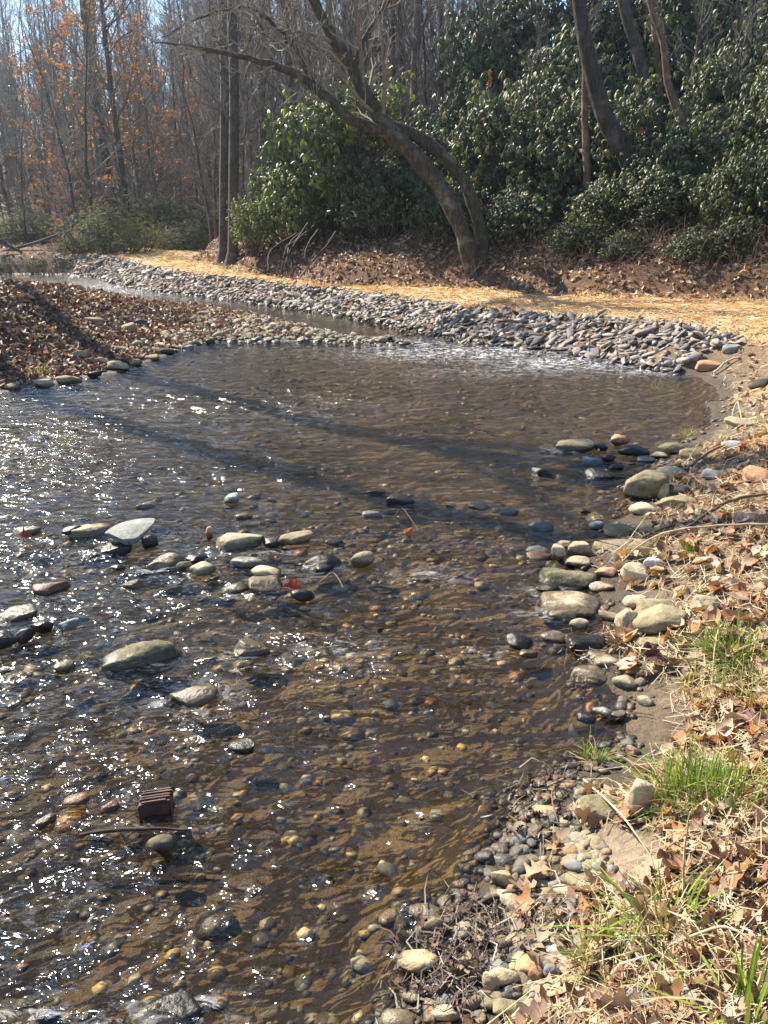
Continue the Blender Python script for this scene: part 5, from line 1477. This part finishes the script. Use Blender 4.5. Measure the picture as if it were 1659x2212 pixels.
RB = [
 (690, 385, 24.6, 125, 160, 'bright sunlit rhododendron left of the leaning tree with glossy leaves'),
 (635, 455, 23.8, 85, 90, 'lower lobe of yellow green rhododendron beside the twin trunks'),
 (545, 490, 23.6, 48, 58, 'small low rhododendron right beside the twin trunks'),
 (770, 270, 26, 110, 95, 'rhododendron top showing under the limbs of the leaning tree'),
 (840, 440, 24.2, 110, 110, 'dark rhododendron directly behind the leaning trunk'),
 (905, 350, 26, 90, 100, 'rhododendron behind the fork of the leaning tree'),
 (1075, 350, 26.5, 120, 150, 'rhododendron to the right of the leaning trunk'),
 (1120, 480, 23.2, 85, 70, 'low rhododendron spilling over leaf litter at the slope foot'),
 (1070, 190, 31, 130, 150, 'tall rhododendron below the slope trunks'),
 (1200, 390, 24.8, 115, 130, 'broad rhododendron in front of the thin reddish trunk'),
 (1180, 80, 35, 140, 130, 'high rhododendron at the top of the slope beside bare trunks'),
 (1235, 230, 29, 130, 140, 'rhododendron mass behind the thin reddish trunk'),
 (1330, 120, 33, 140, 140, 'high rhododendron between the two leaning slope trunks'),
 (1400, 310, 27.5, 110, 120, 'rhododendron between the thick dark trunk and the bowed trunk'),
 (1310, 450, 23.6, 80, 70, 'rhododendron at the foot of the thick dark trunk'),
 (1500, 110, 31, 140, 160, 'high rhododendron right of the bowed trunk'),
 (1630, 60, 29, 130, 150, 'highest rhododendron on the slope at its steepest side'),
 (1560, 250, 28, 120, 120, 'shaded rhododendron above the root of the bowed trunk'),
 (1600, 420, 20.5, 90, 110, 'sunlit rhododendron low on the steep slope'),
 (1670, 300, 23, 100, 120, 'rhododendron above the sunlit low one on the steep slope'),
 (1580, 520, 19.3, 60, 50, 'straggling rhododendron nearest the straw terrace'),
 (1250, 340, 27, 110, 120, 'rhododendron under the thick dark trunk'), (1480, 360, 25, 100, 110, 'rhododendron left of the bowed trunk base'),
 (1660, 180, 27, 120, 130, 'shaded rhododendron on the steep slope between two others'), (1420, 30, 36, 130, 120, 'rhododendron high behind the grey brown trunk'),
 (1010, 300, 29, 90, 120, 'rhododendron beside the orange beech sapling'), (960, 470, 24, 70, 70, 'dark low rhododendron behind the lean of the double trunk'),
 (1440, 440, 21, 90, 70, 'loose rhododendron between the thick trunk foot and the sunlit low one'), (1250, 520, 21, 70, 50, 'straggling low rhododendron over the brown slope right of the leaning trunk'), (1500, 540, 19, 70, 45, 'thin straggling rhododendron over brambles'), (1350, 540, 20, 60, 40, 'small rhododendron low on the brown slope below the thick trunk'), (1170, 300, 29, 110, 110, 'rhododendron filling the gap left of the thin reddish trunk'),
 (1760, 420, 19, 110, 150, 'rhododendron at the far end of the straw terrace'), (1800, 150, 25, 140, 180, 'big rhododendron high above the terrace end'),
]
for i, (cx, cy_, Yd, rx, rz, lab) in enumerate(RB):
    plant_bush(RHODO[i % 4 if i > 3 else 4], cx, cy_, Yd, rx, rz, lab, RG, i * 1.7)

SH_ = np.array([(.09, .115, .035), (.14, .17, .05), (.07, .085, .03), (.19, .21, .075), (.12, .10, .05)])
SHRUB = [tuple(b.mesh(nm_, M[mt]) for b, nm_, mt in zip(bush_unit(3100 + i, 3200, 4, .045, .42, SH_, .1, .45, .6, 120), ('foliage', 'stems'), ('shrub_leaf', 'twig'))) for i in range(2)]
for i, (cx, cy_, Yd, rx, rz, lab) in enumerate([(235, 518, 36, 118, 74, 'wide olive green shrub overhanging the far water edge'), (390, 525, 38.5, 90, 46, 'dark olive shrub behind the far straw crest'), (160, 545, 36.3, 60, 36, 'low twiggy shrub beside the fallen branches'),
                                               (470, 500, 40, 70, 60, 'olive shrub behind the twin trunks'), (60, 500, 44, 110, 50, 'thin grey green shrub beyond the fallen branches'), (330, 465, 44, 120, 50, 'olive shrub at the foot of the straight dark trunk'), (-90, 520, 40, 120, 60, 'thin olive shrub farther up the far bank'), (90, 572, 34.9, 70, 24, 'low brown green bush hanging to the far water below the fallen trunk'), (10, 574, 34.9, 60, 22, 'low bush at the far water edge below the crossed fallen branches'), (170, 578, 34.6, 60, 26, 'dark bush at the far water edge beside the riprap end')]):
    plant_bush(SHRUB[i % 2], cx, cy_, Yd, rx, rz, lab, 'shrubs on the far bank', i * 2.1, 'shrub')

# fallen branches on the far bank, exposed roots under the rhododendrons, brambles on the slope
def A(px, py, Yd): return at_y(px, py, Yd)
stick('fallen_branch', [A(-30, 500, 35.5), A(20, 530, 35.3), A(60, 552, 35)], [.09, .08, .05], 'dark fallen branch sloping down to the far water', 'twig', 'branch', 'fallen branches at the far bank', 14, (.05, .04, .032))
stick('fallen_branch', [A(-40, 560, 35), A(30, 562, 35), A(90, 560, 35.2), (A(150, 553, 35.5))], [.14, .13, .11, .06], 'thick dark fallen trunk lying along the far water edge', 'twig', 'branch', 'fallen branches at the far bank', 16, (.045, .036, .03))
stick('fallen_branch', [A(0, 545, 35.8), A(60, 530, 36), A(130, 505, 36.5), A(190, 485, 37)], [.06, .07, .06, .03], 'long grey fallen limb rising toward the wide olive shrub', 'twig', 'branch', 'fallen branches at the far bank', 16, (.11, .09, .07))
ro = link('exposed_roots', None, loc=on_ground(650, 590), label='dark exposed roots hanging from the eroded bank under the rhododendron', category='roots')
base = np.array(ro.location)
r = np.random.default_rng(77)
for i in range(7):
    px0 = 690 - i * 11 + r.normal(0, 16)
    pts_ = [A(px0 + 20, 500 + r.normal(0, 6), 23.6), A(px0 - 6, 522, 22.9), A(px0 - 26 + r.normal(0, 6), 552, 22.3), A(px0 - 48 + r.normal(0, 8), 584, 21.8)]
    s_ = spline(np.column_stack([np.array(pts_) - base, [.035, .03, .025, .012]]) + np.column_stack([r.normal(0, .16, (4, 3)), np.zeros(4)]), 14)
    b = Bag(); tubes([(s_[:, :3], s_[:, 3])], 6, b, np.array((.045, .033, .025))); link('root', b.mesh('root', M['twig']), ro)
bag = Bag(); paths = []
P, _ = ground_points(2600, (1, 11, 15.5, 24), lambda P, f: (f['hd'] > .4) & (f['hd'] < 8), 130)
for p in P:
    L_ = r.uniform(.5, 1.6); a = r.uniform(0, 6.3)
    e = p + [math.cos(a) * L_, math.sin(a) * L_, 0]; e[2] = tz(e[0], e[1]) + r.uniform(0, .4)
    m_ = (p + e) / 2 + [0, 0, r.uniform(.15, .7)]
    s_ = spline(np.array([[*p, .0035], [*m_, .003], [*e, .0015]]), 7); paths.append((s_[:, :3], s_[:, 3]))
tubes(paths, 3, bag, np.array([(.15, .10, .065), (.22, .155, .10), (.10, .07, .05)])[r.integers(0, 3, len(paths))])
link('brambles', bag.mesh('brambles', M['twig']), kind='stuff', label='tangled brown brambles and dead stems over the leaf covered slope')

# ------------------------------------------------------------------ the hazy air
bm = bmesh.new(); bmesh.ops.create_cube(bm, size=1)
me = bpy.data.meshes.new('haze'); bm.to_mesh(me); bm.free()
hz = link('haze', me, loc=(0, 300, 24), scale=(900, 1000, 56), kind='stuff', label='thin sunlit haze in the valley air')
k = N('haze_air')
pv = k.n('ShaderNodeVolumePrincipled')
pv.inputs['Color'].default_value = (.72, .86, 1, 1); pv.inputs['Density'].default_value = .0007; pv.inputs['Anisotropy'].default_value = .7
k.l(pv.outputs[0], k.out.inputs['Volume'])
me.materials.append(k.m)
